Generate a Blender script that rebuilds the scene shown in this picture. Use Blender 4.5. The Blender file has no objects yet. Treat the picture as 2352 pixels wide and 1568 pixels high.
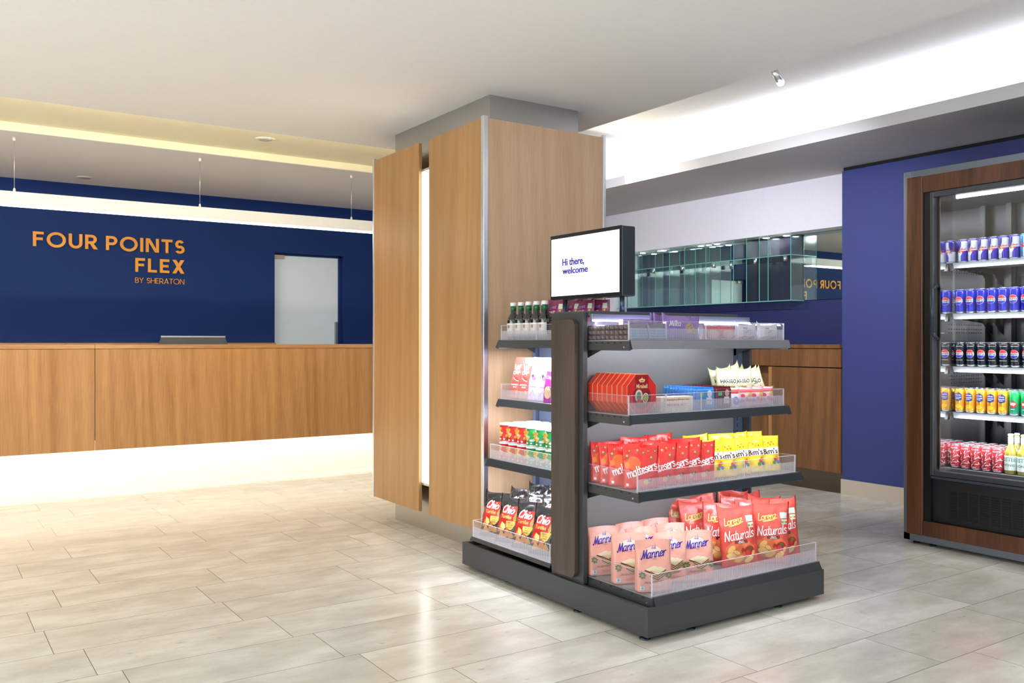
import bpy, bmesh, math, random
from mathutils import Vector, Matrix
PI = math.pi
SC = bpy.context.scene
COL = SC.collection

# ------------------------------------------------------------------ camera
cam = bpy.data.cameras.new('camera'); cam.sensor_width = 36.0
cam.lens = 36.0 * 2029.0 / 2352.0; cam.shift_y = 1.0 / 2352.0; cam.clip_start = 0.05
cam_o = bpy.data.objects.new('camera', cam); COL.objects.link(cam_o)
cam_o.location = (0, 0, 1.15); cam_o.rotation_euler = (PI / 2, 0, -math.radians(34.05))
SC.camera = cam_o
# ------------------------------------------------------------------ world, view
w = bpy.data.worlds.new('world'); SC.world = w; w.use_nodes = True
w.node_tree.nodes['Background'].inputs[0].default_value = (0.93, 0.96, 1.0, 1)
w.node_tree.nodes['Background'].inputs[1].default_value = 1.0
SC.view_settings.view_transform = 'Standard'; SC.view_settings.look = 'None'
SC.view_settings.gamma = 1.0; SC.view_settings.use_curve_mapping = False
SC.view_settings.exposure = 0.52
# ------------------------------------------------------------------ large lights
def area(name, loc, rot, sx, sy, power, color=(1, 1, 1), spread=PI, parent=None):
    l = bpy.data.lights.new(name, 'AREA'); l.shape = 'RECTANGLE'; l.size = sx; l.size_y = sy
    l.energy = power; l.color = color; l.spread = spread
    o = bpy.data.objects.new(name, l); COL.objects.link(o); o.location = loc; o.rotation_euler = rot
    if parent: o.parent = parent
    return o
DAY = (0.93, 0.97, 1.0); WARM = (1.0, 0.86, 0.62); COOL = (0.80, 0.86, 1.0); NEUT = (1.0, 0.98, 0.95)
# unseen soft fills added behind and left of the camera to light the room
area('rear_fill_light', (0.8, -3.2, 1.5), (PI / 2, 0, PI), 6.0, 2.6, 150, DAY)
area('side_fill_light', (-3.4, 2.5, 1.5), (PI / 2, 0, -PI / 2), 5.0, 2.6, 95, DAY)
# unseen ceiling fills added behind and beside the camera
area('ceiling_fill_light', (0.2, 0.6, 2.47), (0, 0, 0), 1.2, 1.2, 14, NEUT)
area('ceiling_fill_light', (3.2, -0.6, 2.47), (0, 0, 0), 1.2, 1.2, 14, DAY)
area('ceiling_fill_light', (-1.2, 4.2, 2.47), (0, 0, 0), 1.2, 1.2, 12, NEUT)
sp_ = bpy.data.lights.new('spot_beam', 'SPOT'); sp_.energy = 165; sp_.spot_size = math.radians(86); sp_.spot_blend = 1.0; sp_.shadow_soft_size = .03; sp_.color = (.88, .90, 1.0)
so = bpy.data.objects.new('spot_beam', sp_); COL.objects.link(so); so.location = (3.66, 2.95, 2.36); so.rotation_euler = (Vector((6.0, 4.9, 0.95)) - Vector((3.66, 2.95, 2.36))).to_track_quat('-Z', 'Y').to_euler()
sp2 = sp_.copy(); sp2.energy = 48; so2 = bpy.data.objects.new('spot_beam', sp2); COL.objects.link(so2); so2.location = (3.70, 5.15, 2.38); so2.rotation_euler = (Vector((6.0, 5.8, 1.9)) - Vector((3.70, 5.15, 2.38))).to_track_quat('-Z', 'Y').to_euler()  # added spot hidden behind the column, brightens the bulkhead
# hidden strips of the two ceiling coves
area('cove_strip_light', (5.02, 1.6, 2.565), (0, -2.35, 0), 0.08, 9.4, 12, COOL)
area('cove_warm_strip_light', (1.5, 5.60, 2.53), (PI / 2, 0, PI), 9.0, 0.03, 42, (1.0, 0.92, 0.74))

# ------------------------------------------------------------------ materials
def lin(c):
    return tuple(((x / 255.0) / 12.92 if x <= 10.3 else ((x / 255.0 + 0.055) / 1.055) ** 2.4) for x in c)
MC = {}
def M(name, rgb, rough=0.5, metal=0.0, emit=0.0, bump=0.0, bscale=60.0, spec=0.5, coat=0.0):
    if name in MC: return MC[name]
    m = bpy.data.materials.new(name); m.use_nodes = True; nt = m.node_tree; b = nt.nodes['Principled BSDF']
    c = lin(rgb) + (1,)
    b.inputs['Base Color'].default_value = c; b.inputs['Roughness'].default_value = rough
    b.inputs['Metallic'].default_value = metal; b.inputs['Specular IOR Level'].default_value = spec
    b.inputs['Coat Weight'].default_value = coat
    if emit:
        b.inputs['Emission Color'].default_value = c; b.inputs['Emission Strength'].default_value = emit
    tc = nt.nodes.new('ShaderNodeTexCoord'); n = nt.nodes.new('ShaderNodeTexNoise')
    n.inputs['Scale'].default_value = bscale; n.inputs['Detail'].default_value = 3
    nt.links.new(tc.outputs['Object'], n.inputs['Vector'])
    # faint procedural tone variation on everything
    mx = nt.nodes.new('ShaderNodeMixRGB'); mx.blend_type = 'MULTIPLY'; mx.inputs[0].default_value = 0.06
    mx.inputs[1].default_value = c; nt.links.new(n.outputs['Fac'], mx.inputs[2])
    nt.links.new(mx.outputs[0], b.inputs['Base Color'])
    if bump:
        bp = nt.nodes.new('ShaderNodeBump'); bp.inputs['Strength'].default_value = bump; bp.inputs['Distance'].default_value = 0.01
        nt.links.new(n.outputs['Fac'], bp.inputs['Height']); nt.links.new(bp.outputs[0], b.inputs['Normal'])
    MC[name] = m; return m

def wood(name, c1, c2, rough=0.35, horiz=False, scale=1.0, seed=0.0, axis='Z'):
    if name in MC: return MC[name]
    m = bpy.data.materials.new(name); m.use_nodes = True; nt = m.node_tree; b = nt.nodes['Principled BSDF']
    L = nt.links.new; N = nt.nodes.new
    tc = N('ShaderNodeTexCoord'); mp = N('ShaderNodeMapping'); L(tc.outputs['Object'], mp.inputs[0])
    mp.inputs['Location'].default_value = (seed, seed * 1.7, seed * .6)
    s = {'Z': (1, 1, .05), 'X': (.05, 1, 1), 'Y': (1, .05, 1)}[axis]
    mp.inputs['Scale'].default_value = tuple(k * scale for k in s)
    big = N('ShaderNodeTexNoise'); big.inputs['Scale'].default_value = 7; big.inputs['Detail'].default_value = 3; big.inputs['Distortion'].default_value = .4
    fine = N('ShaderNodeTexNoise'); fine.inputs['Scale'].default_value = 120; fine.inputs['Detail'].default_value = 2
    wav = N('ShaderNodeTexWave'); wav.inputs['Scale'].default_value = 5.5; wav.inputs['Distortion'].default_value = 14; wav.inputs['Detail'].default_value = 2; wav.inputs['Detail Scale'].default_value = .7
    wav.bands_direction = 'DIAGONAL'
    for n in (big, fine, wav): L(mp.outputs[0], n.inputs['Vector'])
    a = N('ShaderNodeMath'); a.operation = 'MULTIPLY'; a.inputs[1].default_value = .5; L(fine.outputs['Fac'], a.inputs[0])
    a2 = N('ShaderNodeMath'); a2.operation = 'MULTIPLY_ADD'; a2.inputs[1].default_value = .55; L(big.outputs['Fac'], a2.inputs[0]); L(a.outputs[0], a2.inputs[2])
    a3 = N('ShaderNodeMath'); a3.operation = 'MULTIPLY_ADD'; a3.inputs[1].default_value = .16; L(wav.outputs['Fac'], a3.inputs[0]); L(a2.outputs[0], a3.inputs[2])
    r = N('ShaderNodeValToRGB'); r.color_ramp.elements[0].position = .35; r.color_ramp.elements[1].position = .85
    r.color_ramp.elements[0].color = lin(c1) + (1,); r.color_ramp.elements[1].color = lin(c2) + (1,)
    L(a3.outputs[0], r.inputs[0]); L(r.outputs[0], b.inputs['Base Color'])
    b.inputs['Roughness'].default_value = rough
    bp = N('ShaderNodeBump'); bp.inputs['Strength'].default_value = .05; L(fine.outputs['Fac'], bp.inputs['Height']); L(bp.outputs[0], b.inputs['Normal'])
    MC[name] = m; return m

def steel(name, rgb, rough=.28, aniso=True, axis=2):
    if name in MC: return MC[name]
    m = bpy.data.materials.new(name); m.use_nodes = True; nt = m.node_tree; b = nt.nodes['Principled BSDF']
    L = nt.links.new; N = nt.nodes.new
    tc = N('ShaderNodeTexCoord'); mp = N('ShaderNodeMapping'); L(tc.outputs['Object'], mp.inputs[0])
    sc = [200, 200, 200]; sc[axis] = 3; mp.inputs['Scale'].default_value = sc
    n = N('ShaderNodeTexNoise'); n.inputs['Scale'].default_value = 1; n.inputs['Detail'].default_value = 4; L(mp.outputs[0], n.inputs['Vector'])
    n2 = N('ShaderNodeTexNoise'); n2.inputs['Scale'].default_value = 2.5; L(tc.outputs['Object'], n2.inputs['Vector'])
    mr = N('ShaderNodeMapRange'); mr.inputs['To Min'].default_value = rough * .75; mr.inputs['To Max'].default_value = rough * 1.35
    L(n2.outputs['Fac'], mr.inputs['Value']); L(mr.outputs[0], b.inputs['Roughness'])
    b.inputs['Metallic'].default_value = 1; b.inputs['Base Color'].default_value = lin(rgb) + (1,)
    bp = N('ShaderNodeBump'); bp.inputs['Strength'].default_value = .06; bp.inputs['Distance'].default_value = .002
    L(n.outputs['Fac'], bp.inputs['Height']); L(bp.outputs[0], b.inputs['Normal'])
    MC[name] = m; return m

def clear(name, tint=(1, 1, 1), gloss=.12, haze=0.0, hazecol=(.95, .95, 1), rough=.03):
    """thin clear sheet: transparent with a fresnel reflection and an optional milky part"""
    if name in MC: return MC[name]
    m = bpy.data.materials.new(name); m.use_nodes = True; nt = m.node_tree; L = nt.links.new; N = nt.nodes.new
    for n in list(nt.nodes): nt.nodes.remove(n)
    out = N('ShaderNodeOutputMaterial'); tr = N('ShaderNodeBsdfTransparent'); tr.inputs[0].default_value = tuple(tint) + (1,)
    gl = N('ShaderNodeBsdfGlossy'); gl.inputs['Roughness'].default_value = rough
    geo = N('ShaderNodeNewGeometry'); dt = N('ShaderNodeVectorMath'); dt.operation = 'DOT_PRODUCT'; L(geo.outputs['Normal'], dt.inputs[0]); L(geo.outputs['Incoming'], dt.inputs[1])
    ab = N('ShaderNodeMath'); ab.operation = 'ABSOLUTE'; L(dt.outputs['Value'], ab.inputs[0]); iv = N('ShaderNodeMath'); iv.operation = 'SUBTRACT'; iv.inputs[0].default_value = 1; L(ab.outputs[0], iv.inputs[1])
    pw = N('ShaderNodeMath'); pw.operation = 'POWER'; pw.inputs[1].default_value = 5; L(iv.outputs[0], pw.inputs[0])
    ad = N('ShaderNodeMath'); ad.operation = 'MULTIPLY_ADD'; ad.inputs[1].default_value = .8; ad.inputs[2].default_value = gloss; L(pw.outputs[0], ad.inputs[0])
    mx = N('ShaderNodeMixShader'); L(ad.outputs[0], mx.inputs[0]); L(tr.outputs[0], mx.inputs[1]); L(gl.outputs[0], mx.inputs[2])
    last = mx
    if haze:
        df = N('ShaderNodeBsdfTranslucent'); d2 = N('ShaderNodeBsdfDiffuse')
        for d in (df, d2): d.inputs[0].default_value = tuple(hazecol) + (1,)
        m3 = N('ShaderNodeMixShader'); L(df.outputs[0], m3.inputs[1]); L(d2.outputs[0], m3.inputs[2])
        m2 = N('ShaderNodeMixShader'); m2.inputs[0].default_value = haze; L(mx.outputs[0], m2.inputs[1]); L(m3.outputs[0], m2.inputs[2]); last = m2
    L(last.outputs[0], out.inputs[0])
    MC[name] = m; return m

# ------------------------------------------------------------------ mesh helpers
def box(bm, x0, x1, y0, y1, z0, z1, mi=0, bev=0.0):
    v = [bm.verts.new(p) for p in ((x0, y0, z0), (x1, y0, z0), (x1, y1, z0), (x0, y1, z0), (x0, y0, z1), (x1, y0, z1), (x1, y1, z1), (x0, y1, z1))]
    fs = [bm.faces.new([v[i] for i in q]) for q in ((3, 2, 1, 0), (4, 5, 6, 7), (0, 1, 5, 4), (1, 2, 6, 5), (2, 3, 7, 6), (3, 0, 4, 7))]
    for f in fs: f.material_index = mi
    if bev:
        es = list({e for f in fs for e in f.edges})
        r = bmesh.ops.bevel(bm, geom=es, offset=bev, segments=2, affect='EDGES', profile=.5)
        for f in r['faces']: f.material_index = mi
    return fs
def prism(bm, pts, axis, a0, a1, mi=0):
    """pts: outline in the two other axes (order x,y,z without axis)"""
    def mk(p, a):
        return {'X': (a, p[0], p[1]), 'Y': (p[0], a, p[1]), 'Z': (p[0], p[1], a)}[axis]
    A = [bm.verts.new(mk(p, a0)) for p in pts]; B = [bm.verts.new(mk(p, a1)) for p in pts]
    n = len(pts); fs = [bm.faces.new(A), bm.faces.new(B[::-1])]
    for i in range(n): fs.append(bm.faces.new((A[i], B[i], B[(i + 1) % n], A[(i + 1) % n])))
    for f in fs: f.material_index = mi
    bmesh.ops.recalc_face_normals(bm, faces=fs)
    return fs
def lathe(bm, prof, n=24, c=(0, 0, 0), mi=0, mis=None, axis='Z'):
    rings = []
    for (r, z) in prof:
        ring = []
        for k in range(n):
            a = 2 * PI * k / n; x, y = r * math.cos(a), r * math.sin(a)
            p = {'Z': (x, y, z), 'X': (z, x, y), 'Y': (x, z, y)}[axis]
            ring.append(bm.verts.new((c[0] + p[0], c[1] + p[1], c[2] + p[2])))
        rings.append(ring)
    fs = []
    for i in range(len(rings) - 1):
        for k in range(n):
            f = bm.faces.new((rings[i][k], rings[i][(k + 1) % n], rings[i + 1][(k + 1) % n], rings[i + 1][k]))
            f.material_index = (mis[i] if mis else mi); f.smooth = True; fs.append(f)
    f = bm.faces.new(rings[0][::-1]); f.material_index = mis[0] if mis else mi; fs.append(f)
    f = bm.faces.new(rings[-1]); f.material_index = mis[-1] if mis else mi; fs.append(f)
    bmesh.ops.recalc_face_normals(bm, faces=fs)
def tube(bm, p0, p1, r, n=10, mi=0):
    p0, p1 = Vector(p0), Vector(p1); d = (p1 - p0).normalized()
    a = d.orthogonal().normalized(); b = d.cross(a)
    A = [bm.verts.new(p0 + (a * math.cos(2 * PI * k / n) + b * math.sin(2 * PI * k / n)) * r) for k in range(n)]
    B = [bm.verts.new(p1 + (a * math.cos(2 * PI * k / n) + b * math.sin(2 * PI * k / n)) * r) for k in range(n)]
    fs = [bm.faces.new(A[::-1]), bm.faces.new(B)]
    for k in range(n):
        f = bm.faces.new((A[k], A[(k + 1) % n], B[(k + 1) % n], B[k])); f.smooth = True; fs.append(f)
    for f in fs: f.material_index = mi
def mobj(name, bm, mats, parent=None, smooth=False, loc=None):
    me = bpy.data.meshes.new(name); bm.normal_update(); bm.to_mesh(me); bm.free()
    for m in (mats if isinstance(mats, (list, tuple)) else [mats]): me.materials.append(m)
    if smooth:
        for p in me.polygons: p.use_smooth = True
    o = bpy.data.objects.new(name, me); COL.objects.link(o)
    if parent: o.parent = parent
    if loc: o.location = loc
    return o
def tag(o, label, cat, group=None, kind=None):
    o['label'] = label; o['category'] = cat
    if group: o['group'] = group
    if kind: o['kind'] = kind
    return o
def thing(name, label, cat, loc=(0, 0, 0), rz=0.0, group=None, rot=None):
    o = bpy.data.objects.new(name, None); COL.objects.link(o); o.empty_display_size = .05
    o.location = loc; o.rotation_euler = rot if rot else (0, 0, rz)
    return tag(o, label, cat, group)
def struct(name, bm, mats, label=None):
    o = mobj(name, bm, mats); o['kind'] = 'structure'
    if label: o['label'] = label
    return o
def dup(root, loc, rot, label, group=None):
    r = root.copy(); COL.objects.link(r); r.location = loc; r.rotation_euler = rot; r['label'] = label
    if group: r['group'] = group
    for ch in list(root.children):
        c = ch.copy(); COL.objects.link(c); c.parent = r
        for g in list(ch.children):
            d = g.copy(); COL.objects.link(d); d.parent = c
    return r
NB = bmesh.new
def bxo(name, mats, parent, *boxes, bev=0.0):
    bm = NB()
    for b in boxes: box(bm, *b[:6], mi=(b[6] if len(b) > 6 else 0), bev=bev)
    return mobj(name, bm, mats, parent)
# ================================================================== SETTING
CEIL = 2.492
def plaster(name, rgb):
    return M(name, rgb, rough=.85, bump=.02, bscale=35)
WHITE = plaster('white_plaster', (246, 245, 243)); NAVY = M('navy_wall_paint', (25, 54, 116), spec=.2, rough=.6, bump=.03, bscale=180)
VIOLET = M('blue_wall_paint', (56, 68, 132), rough=.55, bump=.03, bscale=180)
CREAM = plaster('cream_cove_plaster', (244, 236, 204)); DARK = M('shadow_gap_black', (14, 14, 18), rough=.7)

def floor_mat():
    m = bpy.data.materials.new('limestone_floor'); m.use_nodes = True; nt = m.node_tree; b = nt.nodes['Principled BSDF']
    L = nt.links.new; N = nt.nodes.new
    tc = N('ShaderNodeTexCoord'); sp = N('ShaderNodeSeparateXYZ'); L(tc.outputs['Object'], sp.inputs[0])
    def mth(op, a, bb=None, c=None):
        n = N('ShaderNodeMath'); n.operation = op
        for i, x in enumerate((a, bb, c)):
            if x is None: continue
            if isinstance(x, (int, float)): n.inputs[i].default_value = x
            else: L(x, n.inputs[i])
        return n.outputs[0]
    RH, RW = 0.3135, 0.70
    yy = mth('DIVIDE', mth('SUBTRACT', sp.outputs['Y'], 3.015), RH); row = mth('FLOOR', yy)
    wn = N('ShaderNodeTexWhiteNoise'); wn.noise_dimensions = '1D'; L(mth('ADD', row, 31.3), wn.inputs['W'])
    xx = mth('ADD', mth('DIVIDE', sp.outputs['X'], RW), mth('ADD', wn.outputs['Value'], 20.0)); colm = mth('FLOOR', xx)
    fy = mth('FRACT', yy); fx = mth('FRACT', xx)
    dy = mth('MULTIPLY', mth('MINIMUM', fy, mth('SUBTRACT', 1.0, fy)), RH); dx = mth('MULTIPLY', mth('MINIMUM', fx, mth('SUBTRACT', 1.0, fx)), RW)
    # a narrow joint that runs round the column as a border course
    bd = mth('MAXIMUM', mth('SUBTRACT', mth('ABSOLUTE', mth('SUBTRACT', sp.outputs['X'], 2.89)), .44), mth('SUBTRACT', mth('ABSOLUTE', mth('SUBTRACT', sp.outputs['Y'], 4.78)), .89))
    inb = mth('MULTIPLY', mth('GREATER_THAN', bd, 0.0), mth('LESS_THAN', bd, .155)); bj = mth('MAXIMUM', mth('COMPARE', bd, 0.0, .0013), mth('COMPARE', bd, .155, .0013))
    jd = mth('MINIMUM', mth('ADD', dx, mth('MULTIPLY', inb, 0.0)), mth('ADD', dy, mth('MULTIPLY', inb, .05)))
    joint = mth('MAXIMUM', mth('LESS_THAN', jd, 0.0013), bj); row = mth('ADD', row, mth('MULTIPLY', inb, 57.0))
    cv = N('ShaderNodeCombineXYZ'); L(row, cv.inputs[0]); L(colm, cv.inputs[1])
    wn2 = N('ShaderNodeTexWhiteNoise'); wn2.noise_dimensions = '3D'; L(cv.outputs[0], wn2.inputs['Vector'])
    # clouding, streaks and fossils differ from tile to tile
    sh = N('ShaderNodeVectorMath'); sh.operation = 'MULTIPLY_ADD'; L(wn2.outputs['Color'], sh.inputs[0]); sh.inputs[1].default_value = (9, 9, 9)
    L(tc.outputs['Object'], sh.inputs[2])
    mp = N('ShaderNodeMapping'); mp.inputs['Scale'].default_value = (1.0, 2.2, 1); L(sh.outputs[0], mp.inputs[0])
    n1 = N('ShaderNodeTexNoise'); n1.inputs['Scale'].default_value = 3.2; n1.inputs['Detail'].default_value = 8; n1.inputs['Roughness'].default_value = .62; L(mp.outputs[0], n1.inputs['Vector'])
    n2 = N('ShaderNodeTexNoise'); n2.inputs['Scale'].default_value = 16; n2.inputs['Detail'].default_value = 5; L(mp.outputs[0], n2.inputs['Vector'])
    n3 = N('ShaderNodeTexNoise'); n3.inputs['Scale'].default_value = 90; n3.inputs['Detail'].default_value = 3; L(mp.outputs[0], n3.inputs['Vector'])
    r = N('ShaderNodeValToRGB'); e = r.color_ramp.elements
    e[0].position = .30; e[0].color = lin((198, 194, 180)) + (1,); e[1].position = .62; e[1].color = lin((223, 221, 210)) + (1,)
    k = e.new(.48); k.color = lin((211, 207, 194)) + (1,)
    L(n1.outputs['Fac'], r.inputs[0])
    spot = N('ShaderNodeValToRGB'); spot.color_ramp.elements[0].position = .66; spot.color_ramp.elements[0].color = (1, 1, 1, 1)
    spot.color_ramp.elements[1].position = .80; spot.color_ramp.elements[1].color = lin((222, 208, 190)) + (1,); L(n2.outputs['Fac'], spot.inputs[0])
    m1 = N('ShaderNodeMixRGB'); m1.blend_type = 'MULTIPLY'; m1.inputs[0].default_value = 1; L(r.outputs[0], m1.inputs[1]); L(spot.outputs[0], m1.inputs[2])
    tone = mth('MULTIPLY_ADD', wn2.outputs['Value'], .09, .93)
    m2 = N('ShaderNodeMixRGB'); m2.blend_type = 'MULTIPLY'; m2.inputs[0].default_value = 1; L(m1.outputs[0], m2.inputs[1]); L(tone, m2.inputs[2])
    g = mth('MULTIPLY_ADD', n3.outputs['Fac'], .10, .95); m3 = N('ShaderNodeMixRGB'); m3.blend_type = 'MULTIPLY'; m3.inputs[0].default_value = 1; L(m2.outputs[0], m3.inputs[1]); L(g, m3.inputs[2])
    m4 = N('ShaderNodeMixRGB'); L(joint, m4.inputs[0]); L(m3.outputs[0], m4.inputs[1]); m4.inputs[2].default_value = lin((120, 112, 100)) + (1,)
    L(m4.outputs[0], b.inputs['Base Color'])
    rr = mth('MULTIPLY_ADD', n1.outputs['Fac'], .16, .13); L(rr, b.inputs['Roughness'])
    b.inputs['Specular IOR Level'].default_value = .5
    bp = N('ShaderNodeBump'); bp.inputs['Strength'].default_value = .25; bp.inputs['Distance'].default_value = .002; bp.invert = True
    L(joint, bp.inputs['Height']); L(bp.outputs[0], b.inputs['Normal'])
    return m
bm = NB(); box(bm, -3.6, 6.3, -3.4, 8.5, -.05, 0); struct('floor', bm, floor_mat())
# ceiling: main slab, raised white cove on the right, raised cream cove before the reception, soffits
bm = NB(); box(bm, -3.6, 3.522, -3.4, 5.57, CEIL, 2.95); box(bm, -3.6, 3.522, 6.44, 8.5, CEIL, 2.95)
box(bm, -3.6, 3.3, 5.57, 6.44, 2.552, 2.95); box(bm, 3.3, 3.522, 5.57, 6.44, CEIL, 2.95); box(bm, 3.522, 6.3, 6.44, 8.5, CEIL, 2.95)
struct('ceiling', bm, WHITE)
bm = NB(); box(bm, -3.59, 3.30, 5.572, 6.438, 2.546, 2.553); box(bm, -3.59, 3.30, 6.435, 6.440, 2.494, 2.547); struct('ceiling_cream_recess', bm, CREAM)
bm = NB(); box(bm, 3.522, 5.26, -3.4, 6.44, 2.86, 2.95); box(bm, 5.16, 5.26, -3.4, 6.44, 2.53, 2.86)
struct('ceiling_white_recess', bm, WHITE)
bm = NB(); box(bm, 4.927, 6.3, -3.4, 8.28, 2.468, 2.53); box(bm, 4.927, 4.942, -3.4, 6.44, 2.53, 2.545)
struct('trim_1', bm, M('grey_soffit_plaster', (206, 206, 208), rough=.85), 'plaster soffit beside the lit ceiling recess')
# walls
bm = NB(); box(bm, -3.6, 2.853, 8.28, 8.5, 0, CEIL); box(bm, 3.56, 6.02, 8.28, 8.5, 0, CEIL); box(bm, 2.853, 3.56, 8.28, 8.5, 2.008, CEIL); box(bm, 2.853, 3.56, 8.46, 8.5, 0, 2.008)
struct('wall_back', bm, NAVY)
bm = NB(); box(bm, 5.813, 5.95, -3.4, 4.14, .115, 2.44); struct('wall_right', bm, VIOLET)
bm = NB(); box(bm, 5.83, 5.95, -3.4, 4.14, 2.44, 2.468); struct('trim_2', bm, DARK, 'black shadow gap above the blue wall')
stone = M('baseboard_stone', (206, 196, 178), rough=.35, bump=.02, bscale=20)
bm = NB(); box(bm, 5.798, 5.95, -3.4, 4.142, 0, .115); struct('baseboard_right', bm, stone)
bm = NB(); box(bm, 6.2, 6.3, 4.14, 7.02, 0, 2.058); struct('wall_alcove', bm, M('deep_navy_paint', (30, 42, 100), rough=.55))
bm = NB(); box(bm, 6.02, 6.3, 4.14, 8.5, 2.058, 2.468); box(bm, 6.02, 6.3, 7.02, 8.5, 0, 2.058); box(bm, 5.95, 6.3, 4.06, 4.14, 0, 2.468, 0)
struct('wall_bulkhead', bm, plaster('pale_grey_plaster', (240, 240, 250)))
bm = NB(); box(bm, -3.7, -3.6, -3.4, 8.5, 0, .6); box(bm, -3.7, -3.6, 5.2, 8.5, .6, 2.95); box(bm, -3.7, -3.6, -3.4, 5.2, 2.4, 2.95)
struct('wall_left', bm, WHITE)

# ------------------------------------------------------------------ glass door in the back wall
frost = M('frosted_glass', (214, 226, 230), rough=.22, spec=.6, emit=.12)  # faint emission in the pane stands in for backlight
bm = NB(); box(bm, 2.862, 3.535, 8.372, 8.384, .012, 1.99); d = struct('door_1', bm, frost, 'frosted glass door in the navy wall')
bxo('door_closer', M('brushed_brass_grey', (196, 180, 152), .35, .6), d, (2.865, 2.975, 8.345, 8.372, 1.955, 1.995), bev=.004)
bxo('door_frame', NAVY, d, (3.535, 3.559, 8.34, 8.40, 0, 2.006), (2.855, 3.559, 8.34, 8.40, 1.992, 2.006))
bxo('handle', M('door_handle_steel', (150, 160, 170), .3, 1), d, (3.50, 3.515, 8.33, 8.372, .95, 1.35))

# ------------------------------------------------------------------ column with veneer cladding
VEN = wood('oak_veneer', (160, 116, 70), (184, 142, 92), rough=.38)
VEN_LIT = wood('oak_veneer_lit', (198, 162, 126), (220, 186, 152), rough=.38, seed=4.3)  # paler, pinker veneer copy: light on the front face put into the colour
SS = steel('brushed_steel', (190, 190, 188), .3); SS2 = steel('steel_trim', (228, 230, 234), .30)
t = thing('clad_column', 'square ceiling column clad in oak veneer panels with steel corner trims', 'column', (2.478, 3.93, 0))
def C(*b): return tuple([b[0] - 2.478, b[1] - 2.478, b[2] - 3.93, b[3] - 3.93] + list(b[4:]))
cor = bxo('steel_core', SS, t, C(2.583, 3.192, 4.038, 5.174, 0, CEIL)); cor['label'] = 'brushed stainless steel core'
ZP0, ZP1 = .145, 2.33
bxo('side_panel', VEN, t, C(2.478, 2.500, 4.655, 5.27, ZP0, ZP1), bev=.0012)
bxo('side_panel', VEN, t, C(2.478, 2.500, 3.955, 4.531, ZP0, ZP1), bev=.0012)
bxo('front_panel', VEN_LIT, t, C(2.502, 3.288, 3.93, 3.952, ZP0, ZP1), bev=.0012)
bxo('rear_panel', VEN, t, C(2.502, 3.288, 5.262, 5.284, ZP0, ZP1))
bxo('far_panel', VEN, t, C(3.283, 3.305, 3.955, 5.26, ZP0, ZP1))
for (x0, x1, y0, y1) in ((2.474, 2.502, 3.926, 3.955), (3.288, 3.309, 3.926, 3.955), (2.474, 2.502, 5.27, 5.288), (3.288, 3.309, 5.26, 5.288)):
    bxo('corner_trim', SS2, t, C(x0, x1, y0, y1, ZP0 - .002, ZP1 + .012), bev=.002)
bxo('bracket', SS, t, C(2.502, 2.583, 3.99, 4.02, 2.2, 2.24), C(2.502, 2.583, 3.99, 4.02, .3, .34), C(2.502, 2.583, 5.1, 5.13, 2.2, 2.24), C(2.502, 2.583, 5.1, 5.13, .3, .34))
# light box in the slot between the side panels
lb = thing('slot_light', 'tall narrow white light box glowing between the column side panels', 'light', (2.50, 4.60, .302))
bxo('frame', SS2, lb, (-.004, .03, -.069, -.060, 0, 1.872), (-.004, .03, .052, .062, 0, 1.872), (-.004, .03, -.06, .052, 0, .014), (-.004, .03, -.06, .052, 1.858, 1.872))
bxo('housing', SS, lb, (.03, .083, -.069, .062, .0, 1.872))
bxo('diffuser', M('light_box_diffuser', (255, 253, 246), .6, emit=3.0), lb, (.012, .020, -.060, .052, .014, 1.858))

# ------------------------------------------------------------------ reception counter
CW = wood('counter_veneer', (162, 112, 62), (198, 150, 98), rough=.3, seed=2.2)
CWT = wood('counter_top_wood', (160, 110, 66), (204, 156, 108), rough=.3, seed=6.1, axis='X')
t = thing('reception_counter', 'long oak veneer reception counter with a glowing white plinth', 'counter', (-2.6, 7.3, 0))
def R(x0, x1, y0, y1, z0, z1): return (x0 + 2.6, x1 + 2.6, y0 - 7.3, y1 - 7.3, z0, z1)
bxo('front_panel', CW, t, R(-2.6, 1.126, 7.30, 7.325, .329, 1.096), bev=.001)
bxo('front_panel', CW, t, R(1.130, 4.6, 7.30, 7.325, .329, 1.096), bev=.001)
bxo('countertop', CWT, t, R(-2.6, 1.127, 7.296, 7.72, 1.098, 1.130), R(1.129, 4.6, 7.296, 7.72, 1.098, 1.130), bev=.0015)
bxo('end_panel', CW, t, R(4.575, 4.6, 7.326, 7.72, 0, 1.096))
bxo('carcass', CW, t, R(-2.6, 4.57, 7.62, 7.70, .0, 1.096))
bxo('plinth', M('plinth_white', (250, 246, 236), .35), t, R(-2.6, 4.57, 7.50, 7.52, 0, .40)); 
bxo('underside', M('counter_underside', (235, 228, 214), .6), t, R(-2.6, 4.57, 7.326, 7.52, .402, .42))
bxo('light_strip', M('warm_led_strip', (255, 240, 205), .5, emit=2), t, R(-2.5, 4.5, 7.335, 7.345, .385, .40))
area('plinth_glow_light', (1.0, 7.36, .39), (0, 0, 0), 7.0, .03, 11, (1.0, .96, .87))
t = thing('desk_monitor', 'flat computer monitor lying tilted back, its rim showing above the reception counter', 'monitor', (1.98, 7.80, 1.10))
bm = NB(); prism(bm, [(-.30, 0), (.30, 0), (.266, .088), (-.266, .088)], 'Y', 0, .012); mobj('housing', bm, M('monitor_back_grey', (96, 98, 96), .4), t)
bxo('bezel', M('monitor_rim_silver', (198, 204, 208), .3, .4), t, (-.268, .268, -.004, .018, .086, .102), bev=.003)
bxo('stand', M('monitor_back_grey', (96, 98, 96), .4), t, (-.1, .1, .012, .05, -.2, .05), (-.12, .12, -.06, .12, -.22, -.2))
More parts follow.
